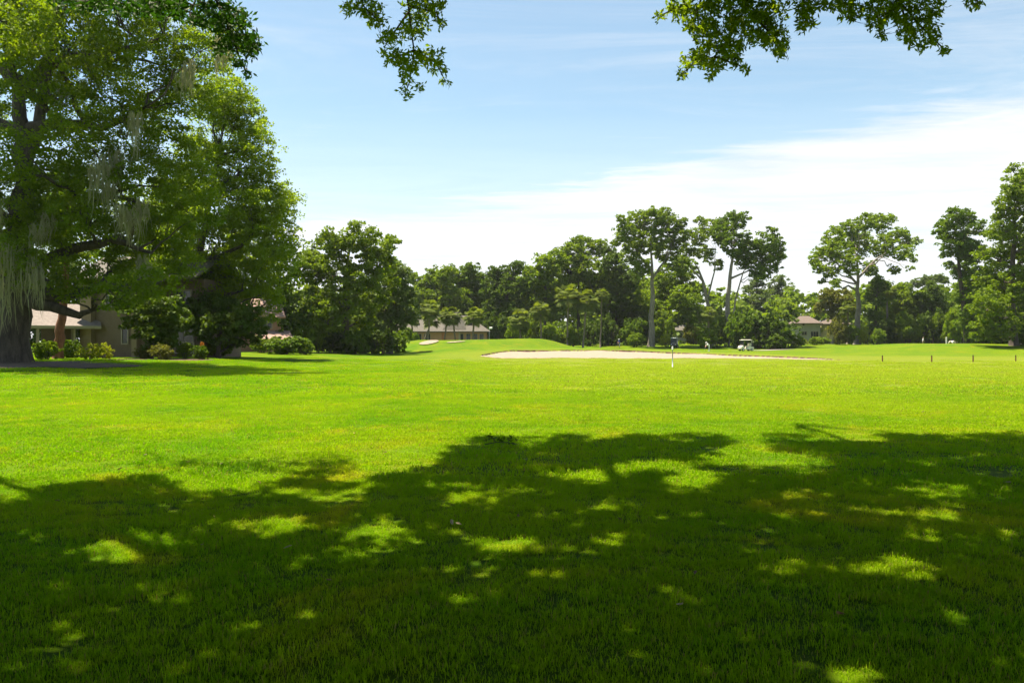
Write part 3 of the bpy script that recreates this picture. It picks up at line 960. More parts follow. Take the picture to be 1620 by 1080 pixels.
tree('faint feathery pine with a flat top beside the blue gap', 245, [(1232, 545), (1232, 500), (1232, 450)], 0.35,
     [(1228, 450, 12), (1240, 460, 16), (1230, 480, 18), (1252, 478, 12), (1220, 465, 10), (1236, 440, 7)], 'pale', 'bark', 1.0, 0.45, 30, 0.5, 19, 'pine_tree')
tree('stand-alone spreading tree with grey trunk and lacy parasol crown', 170, [(1356, 545), (1357, 500), (1357, 460), (1356, 415)], 0.7,
     [(1345, 362, 18), (1370, 352, 16), (1395, 354, 16), (1420, 376, 18), (1440, 386, 10), (1320, 376, 18), (1305, 402, 16), (1330, 396, 22), (1360, 386, 24), (1395, 390, 20), (1426, 400, 14), (1294, 424, 11), (1310, 430, 14), (1345, 420, 18), (1380, 425, 14), (1445, 408, 7), (1415, 428, 9), (1288, 412, 8), (1320, 450, 9), (1410, 346, 7), (1452, 380, 5), (1440, 425, 5), (1300, 445, 6)],
     'oakl', 'bark_pale', 0.58, 0.42, 20, 0.36, 20, extra=[[(1357, 450), (1335, 425), (1315, 410)], [(1357, 440), (1385, 410), (1410, 395)]])
tree('olive-brown drooping tree in front of the grey two-storey house', 188, [(1318, 545), (1319, 510), (1320, 485)], 0.25,
     [(1310, 470, 14), (1334, 472, 16), (1300, 488, 12), (1325, 498, 14), (1345, 492, 10), (1318, 482, 12)], 'olive', 'bark_pale', 0.62, 0.45, 19, 0.42, 21, 'drooping_tree')
tree('narrow dead-looking trunk wrapped in black-green vines', 165, [(1385, 545), (1385, 500), (1388, 450)], 0.4,
     [(1386, 460, 12), (1391, 478, 10), (1383, 500, 11), (1388, 446, 10), (1384, 522, 10), (1400, 452, 8), (1378, 470, 8)], 'dark', 'bark', 0.62, 0.8, 21, 0.36, 22, 'vine_wrapped_tree')
tree('round dark oak left of the acacia-topped gap', 178, [(1425, 545), (1425, 500), (1425, 470)], 0.3,
     [(1410, 470, 18), (1432, 478, 20), (1420, 505, 26), (1400, 500, 18), (1440, 500, 18), (1425, 462, 12)], 'mid', 'bark', 0.74, 0.6, 21, 0.44, 23)
tree('dense dark oak right of the acacia-topped gap', 172, [(1475, 545), (1475, 500), (1475, 470)], 0.3,
     [(1460, 500, 22), (1480, 472, 16), (1492, 500, 22), (1462, 478, 16), (1476, 455, 9), (1478, 520, 20)], 'dark', 'bark', 0.74, 0.6, 21, 0.44, 24)
tree('pale flat-topped acacia peeping over the dark oaks', 205, [(1462, 545), (1462, 490), (1464, 455)], 0.3,
     [(1448, 450, 8), (1466, 444, 10), (1484, 440, 8), (1438, 455, 6), (1475, 452, 8), (1494, 445, 6)], 'pale', 'bark', 0.62, 0.6, 19, 0.42, 25, 'acacia_tree')
tree('ivy-hung tall tree with a torn ragged crown at the fairway corner', 140, [(1530, 548), (1525, 480), (1518, 430), (1515, 390)], 0.55,
     [(1510, 350, 18), (1490, 360, 11), (1530, 345, 13), (1545, 362, 14), (1515, 385, 24), (1536, 400, 22), (1498, 400, 10), (1525, 430, 18), (1530, 470, 18), (1534, 510, 22), (1493, 376, 9), (1550, 440, 20), (1482, 370, 6), (1505, 336, 7), (1502, 420, 7)], 'oak', 'bark', 0.58, 0.55, 21, 0.33, 26)
tree('towering leafy tree whose green curtain falls to the fairway edge', 116, [(1604, 552), (1600, 480), (1602, 400), (1606, 330)], 0.6,
     [(1612, 290, 24), (1596, 322, 22), (1624, 330, 34), (1650, 300, 44), (1586, 362, 24), (1612, 380, 38), (1578, 410, 24), (1650, 400, 54), (1592, 450, 34), (1562, 482, 26), (1625, 460, 40), (1582, 512, 32), (1640, 515, 44), (1556, 522, 22), (1603, 268, 11), (1580, 340, 10), (1590, 298, 9), (1560, 440, 22), (1557, 402, 15), (1566, 372, 13), (1720, 360, 60), (1720, 470, 70)], 'mid', 'bark', 0.62, 0.36, 23, 0.32, 27)

# the far wood beyond, one mass
wr = np.random.default_rng(31)
wx = [300, 480, 650, 760, 830, 960, 1100, 1180, 1260, 1300, 1400, 1450, 1500, 1620, 1800]
wy = [460, 462, 452, 450, 440, 430, 452, 474, 472, 466, 462, 464, 452, 445, 440]
lob = []
for px in np.arange(300, 1800, 7.5):
    d = wr.uniform(205, 255)
    topy = np.interp(px, wx, wy) + wr.normal() * 7
    for y in np.arange(topy + 10, 552, 14):
        rr = wr.uniform(9, 15)
        lob.append((P(px + wr.normal() * 8, y, d + wr.uniform(-8, 8)), rr / FPX * d, rr / FPX * d, rr / FPX * d))
cs, rs = crown_clumps(lob, 1.5, 1.15, wr)
ok = cs[:, 2] > 0.8
q = clump_leaves(cs[ok], rs[ok], 13, 1.3, wr, asp=0.85)
tag(link(bpy.data.objects.new('far_wood', leaf_mesh('far_wood', q, M['mid'], wr))), 'mass of distant woodland closing the view behind the fairway trees', 'woodland', kind='stuff')


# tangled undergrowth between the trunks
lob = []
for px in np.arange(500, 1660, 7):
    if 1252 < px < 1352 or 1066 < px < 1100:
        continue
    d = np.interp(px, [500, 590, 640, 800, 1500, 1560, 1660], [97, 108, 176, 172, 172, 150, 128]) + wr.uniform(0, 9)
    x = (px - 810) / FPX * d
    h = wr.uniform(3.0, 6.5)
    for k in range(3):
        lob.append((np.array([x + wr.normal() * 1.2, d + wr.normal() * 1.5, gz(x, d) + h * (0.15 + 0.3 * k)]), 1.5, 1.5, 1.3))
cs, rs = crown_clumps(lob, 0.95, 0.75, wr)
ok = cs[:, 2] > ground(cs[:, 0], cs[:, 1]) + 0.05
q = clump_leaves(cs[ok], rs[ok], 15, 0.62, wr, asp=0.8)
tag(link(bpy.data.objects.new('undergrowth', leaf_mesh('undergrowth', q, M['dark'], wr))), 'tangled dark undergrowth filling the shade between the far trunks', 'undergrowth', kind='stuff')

# trees behind the tan house
for i, (px, lab) in enumerate(((-40, 'dark woodland oak behind the porch gable of the tan house'), (90, 'dark woodland oak rising behind the tan house porch roof'), (250, 'dark woodland oak behind the terrace end of the tan house'), (400, 'dark woodland oak between the tan house and the pink-roofed house'))):
    tree(lab, 84 + 3 * (i % 2), [(px, 560), (px + 3, 500), (px, 430)], 0.4,
         [(px - 50, 430, 40), (px, 400, 45), (px + 45, 425, 40), (px - 30, 480, 42), (px + 25, 485, 42), (px - 65, 500, 38), (px + 65, 495, 38), (px, 530, 36), (px - 50, 535, 30), (px + 50, 535, 30), (px + 15, 345, 32), (px - 25, 355, 30)],
         'dark', 'bark', 0.9, 0.36, 30, 0.36, 40 + i)

# ------------------------------------------------------------------ palms
def palm_fronds(seed, n=46, size=1.95):
    r = np.random.default_rng(seed)
    V = []
    for i in range(n):
        az = r.uniform(0, 2 * math.pi)
        el = r.uniform(-1.05, 1.35)
        dirv = np.array([math.cos(az) * math.cos(el), math.sin(az) * math.cos(el), math.sin(el)])
        side = unit(np.cross(dirv, [0, 0, 1.0]))
        hub = dirv * size * r.uniform(0.45, 0.6)
        # stalk
        V.append([np.zeros(3) - side * .03, np.zeros(3) + side * .03, hub + side * .02, hub - side * .02])
        L = size * r.uniform(0.5, 0.7)
        for a in np.linspace(-1.25, 1.25, 11):
            dv = dirv * math.cos(a) + side * math.sin(a)
            w = np.cross(dv, np.cross(dirv, side)) * 0.085 * size * 0.7
            tip = hub + dv * L * (1 - 0.2 * abs(a) / 1.25) + np.array([0, 0, -0.28 * L])
            midp = hub + dv * L * 0.55
            V.append([hub, midp + w, tip, midp - w])
    return np.array(V)


palm_meshes = []
for i in range(3):
    rr_ = np.random.default_rng(400 + i)
    palm_meshes.append(leaf_mesh('palm_crown', palm_fronds(200 + i), M['palm'], rr_))


def palm(label, px, ytop, d, scale=1.0, r=0.17, lean=0.0, seed=0, group=None, bare=False):
    bx = (px - 810) / FPX * d
    base = np.array([bx, d, gz(bx, d)])
    top = P(px + lean, ytop, d)
    root = thing('cabbage_palm', label, 'palm', base, group=group)
    rng = np.random.default_rng(seed)
    mb = MB()
    pts = wig([0, 0, -0.2], top - base, 7, 0.006, rng)
    mb.tube(pts, [r * 1.35, r * 1.05, r, r * 0.95, r * 0.95, r, r * 1.2], 9)
    mb.build('trunk', M['bark_palm'], root, smooth=True)
    o = link(bpy.data.objects.new('crown', palm_meshes[seed % 3]), root)
    o.location = tuple(float(q) for q in top - base)
    o.scale = (scale,) * 3
    o.rotation_euler = (0, 0, seed * 1.3)


palm('cabbage palm with a sunlit round head left of the ranch house', 637, 492, 138, 1.0, 0.17, 2, 1)
palm('cabbage palm before the ranch house whose head overlaps the roof ridge', 677, 490, 140, 1.1, 0.16, 3, 2)
palm('slanting cabbage palm before the ranch house porch', 668, 505, 146, 0.9, 0.16, 14, 3)
palm('cabbage palm in front of the ranch house salmon wall', 722, 500, 148, 1.0, 0.16, -6, 4)
palm('thin cabbage palm screening the ranch house door', 703, 499, 149, 0.95, 0.15, 4, 14)
palm('leaning cabbage palm close to the ranch house roof vent', 655, 503, 143, 0.85, 0.15, -5, 15)
palm('bright-headed cabbage palm by the ranch house bay windows', 748, 500, 146, 1.05, 0.18, 1, 5)
palm('low cabbage palm among thicket at the ranch house end', 824, 505, 150, 1.2, 0.18, -2, 6)
palm('cabbage palm with a golden head poking out of the thicket', 857, 491, 150, 1.1, 0.18, -2, 7)
palm('tall yellowish cabbage palm, higher of the close pair', 898, 468, 150, 1.35, 0.17, 0, 8)
palm('tall yellowish cabbage palm, lower of the close pair', 922, 476, 150, 1.25, 0.18, 6, 9)
palm('slim pale cabbage palm trunk standing alone beside the blue-shirted golfer', 950, 466, 152, 0.75, 0.13, 2, 10)
palm('cabbage palm with ragged yellow head under the twin-trunked tree', 1124, 497, 150, 0.9, 0.2, -4, 11)
palm('half-dead cabbage palm beside the grey two-storey house', 1340, 488, 180, 1.0, 0.18, 2, 12)
palm('dark cabbage palm lost in the thicket by the ivy-hung tree', 1402, 462, 168, 1.1, 0.2, 2, 13)

# ------------------------------------------------------------------ shrubs
shrub_meshes = {}


def shrub_mesh(kind, mat, seed, leaf, dens=1.1, per=30, flat=0.8):
    r = np.random.default_rng(seed)
    lobes = [(np.array([0, 0, 0.45]), 0.75, 0.75, 0.5)]
    for i in range(6):
        a = r.uniform(0, 6.28)
        lobes.append((np.array([math.cos(a) * 0.55, math.sin(a) * 0.55, r.uniform(0.25, 0.65)]), r.uniform(0.3, 0.45), r.uniform(0.3, 0.45), r.uniform(0.25, 0.42)))
    cs, rs = crown_clumps(lobes, 0.17, dens, r)
    k = cs[:, 2] > 0.02
    q = clump_leaves(cs[k], rs[k], per, leaf * 1.2, r, flat, asp=0.7)
    shrub_meshes[kind] = leaf_mesh('shrub_foliage', q, M[mat], r)


shrub_mesh('dark', 'dark', 1, 0.10)
shrub_mesh('dark2', 'oak', 2, 0.11)
shrub_mesh('mid', 'mid', 3, 0.11)
shrub_mesh('bright', 'oakl', 4, 0.10)
shrub_mesh('yellow', 'yellow', 5, 0.075, 0.7)
shrub_mesh('olive', 'olive', 6, 0.09)
stem_mesh = None


def shrub(label, px, ybase, d, wpx, hpx, kind, group=None, cat='shrub', name='shrub', seed=0, zoff=0.0):
    global stem_mesh
    x = (px - 810) / FPX * d
    z = gz(x, d)
    root = thing(name, label, cat, (x, d, z + zoff), rz=seed * 1.7, group=group)
    o = link(bpy.data.objects.new('foliage', shrub_meshes[kind]), root)
    w, h = wpx / FPX * d / 2, hpx / FPX * d
    o.scale = (w / 0.98, w / 0.98, h / 1.0)
    if stem_mesh is None:
        mb = MB()
        r = np.random.default_rng(9)
        for i in range(6):
            a = i * 1.05
            mb.tube(wig([math.cos(a) * .06, math.sin(a) * .06, -0.12], [math.cos(a) * .45, math.sin(a) * .45, .6], 4, .04, r), [.035, .03, .022, .012], 5)
        stem_mesh = mb.build('stems', M['bark'], root)
        s = stem_mesh
    else:
        s = link(stem_mesh.copy(), root)
    s.scale = (w, w, h)
    return root


# by the left house
shrub('clipped golden-green bush, wider one under the porch end', 140, 575, 50, 48, 30, 'yellow', seed=1)
shrub('clipped golden-green bush, taller narrow one near the tan wall', 165, 573, 52, 30, 30, 'yellow', seed=2)
shrub('loose green bush between the great oak trunk and the red-barked pine', 72, 577, 47, 44, 30, 'bright', seed=3)
shrub('dark bush behind the clipped golden-green bushes', 112, 572, 53, 34, 32, 'dark2', seed=4)
shrub('scruffy olive bush before the porch railing of the tan house', 255, 570, 52, 40, 26, 'olive', seed=5)
shrub('scruffy olive bush nearer the stepped corner of the tan house', 225, 570, 54, 30, 20, 'olive', seed=16)
shrub('leafy bush right of the porch railing of the tan house', 292, 564, 55, 26, 26, 'bright', seed=6)
shrub('small dark ball-shaped bush at the foot of the rounded live oak', 318, 570, 54, 26, 24, 'dark2', seed=7)
shrub('broad glossy bush with long arching leaves beyond the ball-shaped bush', 345, 562, 62, 46, 34, 'mid', seed=8)
shrub('big fern-like dark bush on the lawn edge, larger lobe', 450, 561, 76, 72, 30, 'dark2', seed=9)
shrub('big fern-like dark bush on the lawn edge, smaller lobe', 415, 560, 78, 40, 26, 'mid', seed=10)
shrub('fern-like bush joined to the right end of the big dark bush', 482, 560, 77, 36, 24, 'dark2', seed=11)
shrub('rounded shrub smothered in pale green vines with a dark hollow', 478, 556, 86, 64, 56, 'bright', seed=12)
shrub('thin vine-hung shrub leaning on the vine-smothered one', 503, 556, 87, 26, 52, 'bright', seed=13)
shrub('shady thicket bush behind the vine-smothered shrub', 520, 552, 94, 40, 50, 'dark', seed=14)
shrub('dark thicket bush under the ivy-black oak trunk', 575, 552, 94, 60, 44, 'dark', seed=15)
o_ = shrub('tuft of orange croton leaves under the broadleaf trees', 320, 541, 56, 8, 10, 'olive', seed=17, zoff=0.75)
for ch in o_.children:
    if ch.name.startswith('foliage'):
        ch.data = ch.data.copy()
        ch.data.materials.clear()
        ch.data.materials.append(M['orange'])

far = [(610, 26, 34, 'mid', 118), (640, 24, 26, 'bright', 124), (590, 40, 40, 'dark', 112), (655, 20, 22, 'dark2', 130),
       (815, 34, 44, 'bright', 152), (845, 36, 48, 'mid', 155), (875, 36, 36, 'bright', 152), (905, 34, 34, 'mid', 152), (935, 34, 40, 'dark', 157), (965, 40, 50, 'dark', 160), (790, 36, 52, 'dark', 160),
       (1000, 40, 46, 'dark2', 160), (1005, 26, 22, 'bright', 154), (1055, 26, 24, 'yellow', 154), (1050, 40, 50, 'mid', 163), (1095, 30, 32, 'olive', 165), (1120, 36, 30, 'bright', 150), (1135, 30, 46, 'mid', 154),
       (1172, 50, 62, 'dark2', 150), (1205, 56, 56, 'dark', 148), (1232, 50, 44, 'dark2', 150), (1258, 30, 20, 'bright', 152), (1222, 40, 24, 'dark', 146), (1290, 22, 12, 'mid', 160), (1270, 20, 12, 'yellow', 160),
       (1325, 34, 46, 'olive', 165), (1345, 24, 30, 'bright', 165), (1372, 24, 34, 'yellow', 165), (1405, 40, 44, 'dark', 168), (1435, 46, 50, 'mid', 165), (1470, 46, 56, 'dark', 165), (1500, 40, 56, 'mid', 162), (1520, 40, 60, 'bright', 150), (1550, 50, 60, 'dark', 136), (1580, 46, 50, 'dark2', 122), (1625, 60, 50, 'dark', 118),
       (528, 50, 46, 'dark', 90), (560, 44, 40, 'dark2', 88), (602, 46, 40, 'dark', 93), (628, 40, 36, 'dark2', 100), (700, 50, 30, 'dark2', 170), (770, 30, 40, 'dark', 168), (1020, 30, 34, 'dark', 166), (1300, 26, 12, 'bright', 170), (1390, 24, 26, 'bright', 160)]
far_words = {'dark': 'blackish-green thicket shrub at the foot of the far tree line', 'dark2': 'dense deep-green shrub at the foot of the far tree line', 'mid': 'mid-green leafy shrub at the foot of the far tree line',
             'bright': 'bright green sunlit shrub at the foot of the far tree line', 'yellow': 'small yellow-green shrub at the foot of the far tree line', 'olive': 'dull olive shrub at the foot of the far tree line'}
marks = [(548, 'the ivy-black oak trunk'), (616, 'the grey-green hazy oak'), (640, 'the sunlit palm left of the ranch house'), (697, 'the ranch house porch'), (770, 'the ranch house bay windows'), (802, 'the twin-tufted blackish oak'),
         (830, 'the low palm in the thicket'), (857, 'the golden-headed palm'), (898, 'the higher of the paired palms'), (922, 'the lower of the paired palms'), (950, 'the slim lone palm trunk'), (980, 'the blue-shirted golfer'), (1030, 'the tall pale grey trunk'),
         (1067, 'the black golf cart'), (1095, 'the grey outbuilding'), (1124, 'the forked leaning trunk'), (1140, 'the ragged yellow palm'), (1156, 'the twin-trunked tree'), (1185, 'the cream golf cart'), (1205, 'the nearer faint pine'), (1235, 'the flat-topped faint pine'),
         (1275, 'the corner of the grey two-storey house'), (1300, 'the brown hipped roof'), (1325, 'the olive-brown drooping tree'), (1345, 'the half-dead palm'), (1362, 'the lone parasol-crowned tree'), (1385, 'the vine-wrapped trunk'), (1425, 'the round dark oak'), (1475, 'the dense dark oak by the acacia'),
         (1500, 'the white square post'), (1515, 'the half-hidden cart roof'), (1535, 'the ivy-hung tall tree'), (1590, 'the towering leafy tree')]
for i, (px, w, h, k, d) in enumerate(far):
    near_mark = min(marks, key=lambda q: abs(q[0] - px))[1]
    size = 'low ' if h < 27 else ('tall ' if h > 49 else '')
    shrub(size + far_words[k].split(' at ')[0] + ' beside ' + near_mark, px, 0, d, w * 1.15, h, k, group='shrubs under the far trees', seed=20 + i)


# ------------------------------------------------------------------ houses
def houseroot(label, loc, rz, name='house'):
    return thing(name, label, 'house', loc, rz)


def window(root, c, w, h, rz=0.0, mull=True, trim='trim', name='window'):
    """window in a wall that faces local -y (before rz); c is its centre on the wall"""
    co, si = math.cos(rz), math.sin(rz)

    def T(x, y, z):
        return (c[0] + x * co - y * si, c[1] + x * si + y * co, c[2] + z)
    f = MB()
    b = 0.09
    f.box(T(-w / 2 - b / 2, -0.03, 0), (b, 0.10, h + 2 * b), rz).box(T(w / 2 + b / 2, -0.03, 0), (b, 0.10, h + 2 * b), rz)
    f.box(T(0, -0.03, h / 2 + b / 2), (w, 0.10, b), rz).box(T(0, -0.045, -h / 2 - b / 2), (w, 0.13, b), rz)
    if mull:
        f.box(T(0, -0.02, 0), (0.06, 0.06, h), rz)
    fo = f.build(name, M[trim], root)
    MB().box(T(0, -0.005, 0), (w, 0.03, h), rz).build('pane', M['glass'], fo)
    return fo


# tan house at the left; local frame: x to the right along the wall, y away from the camera
D1 = 60.0
cx1 = (150 - 810) / FPX * D1
h1 = houseroot('tan two-storey house with a gabled porch, half hidden behind the great oak', (cx1, D1, gz(cx1, D1)), math.radians(-8))
PXM = D1 / FPX
# main two-storey block, stepped in plan
MB().box((1.55, 3.6, 2.9), (5.2, 6.0, 6.2)).build('wall', M['siding'], h1)
MB().box((-0.85, 3.2, 2.9), (0.9, 6.2, 6.2)).build('corner_pier', M['stucco'], h1)
MB().box((3.05, 0.45, 2.3), (0.42, 0.5, 4.9)).build('corner_pier', M['stucco'], h1)
MB().box((5.9, 5.0, 2.9), (3.5, 6.0, 6.2)).build('wall', M['siding'], h1)
MB().slab([(-2.0, -0.2, 6.0), (8.2, -0.2, 6.0), (8.2, 4.0, 8.0), (-2.0, 4.0, 8.0)], 0.18).slab([(-2.0, 4.01, 8.0), (8.2, 4.01, 8.0), (8.2, 8.8, 6.0), (-2.0, 8.8, 6.0)], 0.18).build('roof', M['shingle_grey'], h1)
window(h1, (2.1, 0.58, 1.75), 0.42, 1.35, mull=False)
window(h1, (1.0, 0.58, 4.5), 0.9, 1.2)
window(h1, (6.0, 1.98, 1.6), 1.6, 1.6)
window(h1, (6.0, 1.98, 4.5), 1.2, 1.2)
# porch wing with gable end
pr = math.radians(40)
ex, ey = math.cos(pr), math.sin(pr)                     # along the eave, right and back
gxv, gyv = -math.sin(pr), math.cos(pr)                  # along the gable, left and back
B0 = np.array([-3.0, -2.3])


def W2(e, gg, z):
    return (B0[0] + ex * e + gxv * gg, B0[1] + ey * e + gyv * gg, z)


EH = 2.35
roofp = MB()
roofp.slab([W2(-0.35, -0.35, EH), W2(4.2, -0.35, EH), W2(4.2, 2.6, EH + 1.75), W2(-0.35, 2.6, EH + 1.75)], 0.14)
roofp.slab([W2(-0.35, 5.55, EH), W2(4.2, 5.55, EH), W2(4.2, 2.601, EH + 1.75), W2(-0.35, 2.601, EH + 1.75)], 0.14)
rp = roofp.build('roof', M['shingle'], h1)
fa = MB()
fa.slab([W2(-0.36, -0.38, EH + 0.03), W2(4.2, -0.38, EH + 0.03), W2(4.2, -0.35, EH + 0.03), W2(-0.36, -0.35, EH + 0.03)], 0.22)
fa.build('fascia', M['trim'], rp)
gbl = MB()
gbl.poly([W2(0, 0, EH - 0.1), W2(0, 5.2, EH - 0.1), W2(0, 2.6, EH + 1.45), W2(0.12, 0, EH - 0.1), W2(0.12, 5.2, EH - 0.1), W2(0.12, 2.6, EH + 1.45)], [(0, 1, 2), (5, 4, 3), (0, 3, 4, 1), (1, 4, 5, 2), (2, 5, 3, 0)])
gbl.build('gable', M['siding'], h1)
back = MB()
back.slab([W2(2.4, 0.3, EH), W2(2.4, 5.0, EH), W2(2.5, 5.0, EH), W2(2.5, 0.3, EH)], EH + 0.3)
back.build('porch_back_wall', M['siding'], h1)
for e, gg in ((0.12, 0.12), (0.12, 1.7), (0.12, 3.4), (1.7, 0.12), (2.45, 0.12)):
    c = W2(e, gg, 0)
    MB().box((c[0], c[1], (EH - 0.12) / 2 - 0.1), (0.13, 0.13, EH - 0.1), pr).build('porch_post', M['trim'], h1)
rail = MB()
for a, b in (((0.12, 0.2), (0.12, 1.62)), ((0.12, 1.78), (0.12, 3.32)), ((0.2, 0.12), (1.62, 0.12)), ((1.78, 0.12), (2.38, 0.12))):
    pa, pb = W2(*a, 0.95), W2(*b, 0.95)
    rail.tube([pa, pb], [0.05, 0.05], 6)
    pa, pb = W2(*a, 0.2), W2(*b, 0.2)
    rail.tube([pa, pb], [0.04, 0.04], 6)
    k = 7
    for i in range(1, k):
        u = i / k
        q0 = W2(a[0] + (b[0] - a[0]) * u, a[1] + (b[1] - a[1]) * u, 0.2)
        rail.tube([q0, (q0[0], q0[1], 0.95)], [0.018, 0.018], 4)
rail.build('railing', M['trim'], h1)
c = W2(2.38, 1.3, 1.35)
window(h1, c, 0.7, 1.3, pr - math.pi / 2, mull=False)
back2 = MB()
back2.slab([W2(0.35, 2.7, EH), W2(2.38, 2.7, EH), W2(2.38, 2.8, EH), W2(0.35, 2.8, EH)], EH + 0.3)
back2.build('porch_back_wall', M['siding'], h1)
dk = MB()
dk.slab([W2(0, 0, 0.14), W2(4.2, 0, 0.14), W2(4.2, 5.2, 0.14), W2(0, 5.2, 0.14)], 0.4)
dk.build('porch_deck', M['siding'], h1)
# terrace railing at the right
tr2 = MB()
for z in (0.35, 1.15):
    tr2.box((6.3, 0.6, z), (2.6, 0.09, 0.09))
for i in range(15):
    tr2.box((5.06 + i * 0.177, 0.6, 0.75), (0.05, 0.05, 0.72))
for x in (4.97, 7.63):
    tr2.box((x, 0.6, 0.55), (0.12, 0.12, 1.3))
tr2.build('terrace_railing', M['trim'], h1)

# second house, only a corner of its pinkish roof shows
x2, d2 = (408 - 810) / FPX * 82, 82
h2 = houseroot('pink-roofed house peeping out beside the rounded live oak', (x2, d2, gz(x2, d2)), math.radians(25))
MB().box((-1.2, 3.0, 1.9), (7.0, 6.0, 4.2)).build('wall', M['siding_pink'], h2)
MB().slab([(-5, -0.5, 3.6), (2.7, -0.5, 3.6), (2.7, 3.0, 5.6), (-5, 3.0, 5.6)], 0.2).slab([(-5, 6.5, 3.6), (2.7, 6.5, 3.6), (2.7, 3.001, 5.6), (-5, 3.001, 5.6)], 0.2).build('roof', M['shingle_pink'], h2)
MB().slab([(-0.5, -2.2, 1.3), (3.2, -2.2, 1.3), (3.2, 0.02, 2.2), (-0.5, 0.02, 2.2)], 0.15).build('porch_roof', M['shingle_pink'], h2)
MB().box((1.35, -1.1, 0.6), (3.2, 2.0, 1.35)).build('porch_wall', M['siding_pink'], h2)
window(h2, (0.9, -0.02, 2.9), 0.9, 0.9)
window(h2, (-2.2, -0.02, 2.3), 1.2, 1.2)

# ranch house behind the raised green
d3 = 158.0
x3 = (697 - 810) / FPX * d3
h3 = houseroot('low salmon ranch house with broad grey hipped roof behind the raised green', (x3, d3, gz(x3, d3)), 0)
k3 = d3 / FPX


def X3(px):
    return (px - 697) * k3


def Z3(py, base=gz(x3, d3)):
    return CAM_H - (py - 540) * k3 - base


ev = Z3(524)
MB().box((X3(703), 4.0, ev / 2 - 0.3), ((770 - 636) * k3, 8.0, ev + 0.6)).build('wall', M['siding_pink'], h3)
rd = Z3(498)
MB().poly([(X3(604), -0.7, ev), (X3(776), -0.7, ev), (X3(776), 8.7, ev), (X3(604), 8.7, ev), (X3(640), 4.0, rd), (X3(738), 4.0, rd), (X3(604), -0.7, ev - .18), (X3(776), -0.7, ev - .18), (X3(776), 8.7, ev - .18), (X3(604), 8.7, ev - .18)],
          [(0, 1, 5, 4), (1, 2, 5), (2, 3, 4, 5), (3, 0, 4), (9, 8, 7, 6), (0, 6, 7, 1), (1, 7, 8, 2), (2, 8, 9, 3), (3, 9, 6, 0)]).build('roof', M['shingle_grey'], h3)
MB().poly([(X3(700), -0.3, ev + 0.3), (X3(738), -0.3, ev + 0.3), (X3(727), 1.9, Z3(493)), (X3(719), 1.9, Z3(493)), (X3(719), 6.0, Z3(493)), (X3(727), 6.0, Z3(493)), (X3(738), 6.0, ev + .3), (X3(700), 6.0, ev + .3)],
          [(0, 1, 2, 3), (3, 2, 5, 4), (1, 6, 5, 2), (0, 3, 4, 7), (7, 4, 5, 6), (0, 7, 6, 1)]).build('upper_roof', M['shingle_grey'], h3)
for px in (655, 746):
    sk = MB()
    sk.box((X3(px), 1.5, ev + (rd - ev) * 0.5 + 0.25), (15 * k3, 0.9, 0.5), top=0.55)
    sk.build('roof_vent', M['black'], h3)
for px, w in ((648, 9), (662, 9), (676, 9), (730, 6), (741, 6), (752, 6), (762, 6)):
    window(h3, (X3(px), -0.01, Z3(533)), w * k3, 1.25, mull=False)
MB().box((X3(702), -0.06, ev / 2 - 0.1), (6 * k3, 0.12, ev - 0.2)).build('door', plain('rust_door', (0.30, 0.11, 0.05)), h3)
MB().box((X3(727), -0.1, ev / 2), (0.35, 0.3, ev)).build('pilaster', M['trim'], h3)

# grey two-storey house at the right
d4 = 196.0
x4 = (1300 - 810) / FPX * d4
z4 = gz(x4, d4)
h4 = houseroot('grey two-storey house with brown hipped roof beyond the fairway', (x4, d4, z4), math.radians(-6))
k4 = d4 / FPX


def X4(px):
    return (px - 1300) * k4


def Z4(py):
    return CAM_H - (py - 540) * k4 - z4


def hip(root, xa, xb, ya, yb, z0, z1, mat, nm='roof', ridge=0.35):
    ym, dx = (ya + yb) / 2, (xb - xa) * ridge
    MB().poly([(xa, ya, z0), (xb, ya, z0), (xb, yb, z0), (xa, yb, z0), (xa + dx, ym, z1), (xb - dx, ym, z1), (xa, ya, z0 - .2), (xb, ya, z0 - .2), (xb, yb, z0 - .2), (xa, yb, z0 - .2)],
              [(0, 1, 5, 4), (1, 2, 5), (2, 3, 4, 5), (3, 0, 4), (9, 8, 7, 6), (0, 6, 7, 1), (1, 7, 8, 2), (2, 8, 9, 3), (3, 9, 6, 0)]).build(nm, mat, root)


e4 = Z4(511)
MB().box((X4(1280), 3.0, e4 / 2 - 0.3), (36 * k4, 6.0, e4 + 0.6)).build('wall', M['siding_grey'], h4)
hip(h4, X4(1257), X4(1300), -0.8, 6.8, e4, Z4(499), M['shingle_brown'])
MB().box((X4(1322), 4.5, e4 / 2 - 0.4), (40 * k4, 6.0, e4 + 0.3)).build('wing', plain('beige_wall', (0.40, 0.33, 0.23)), h4)
hip(h4, X4(1301.5), X4(1347), 0.7, 8.2, e4 - 0.15, Z4(501), M['shingle_brown'], 'wing_roof')
window(h4, (X4(1272), -0.01, Z4(513)), 0.5, 0.5, mull=False)
for px in (1271, 1275):
    window(h4, (X4(px), -0.01, Z4(527)), 0.55, 0.8, mull=False)
for px in (1285, 1289, 1293):
    window(h4, (X4(px), -0.01, Z4(530)), 0.5, 1.7, mull=False)
window(h4, (X4(1335), 1.49, Z4(525)), 1.2, 1.2)
window(h4, (X4(1315), 1.49, Z4(515)), 1.2, 1.0)

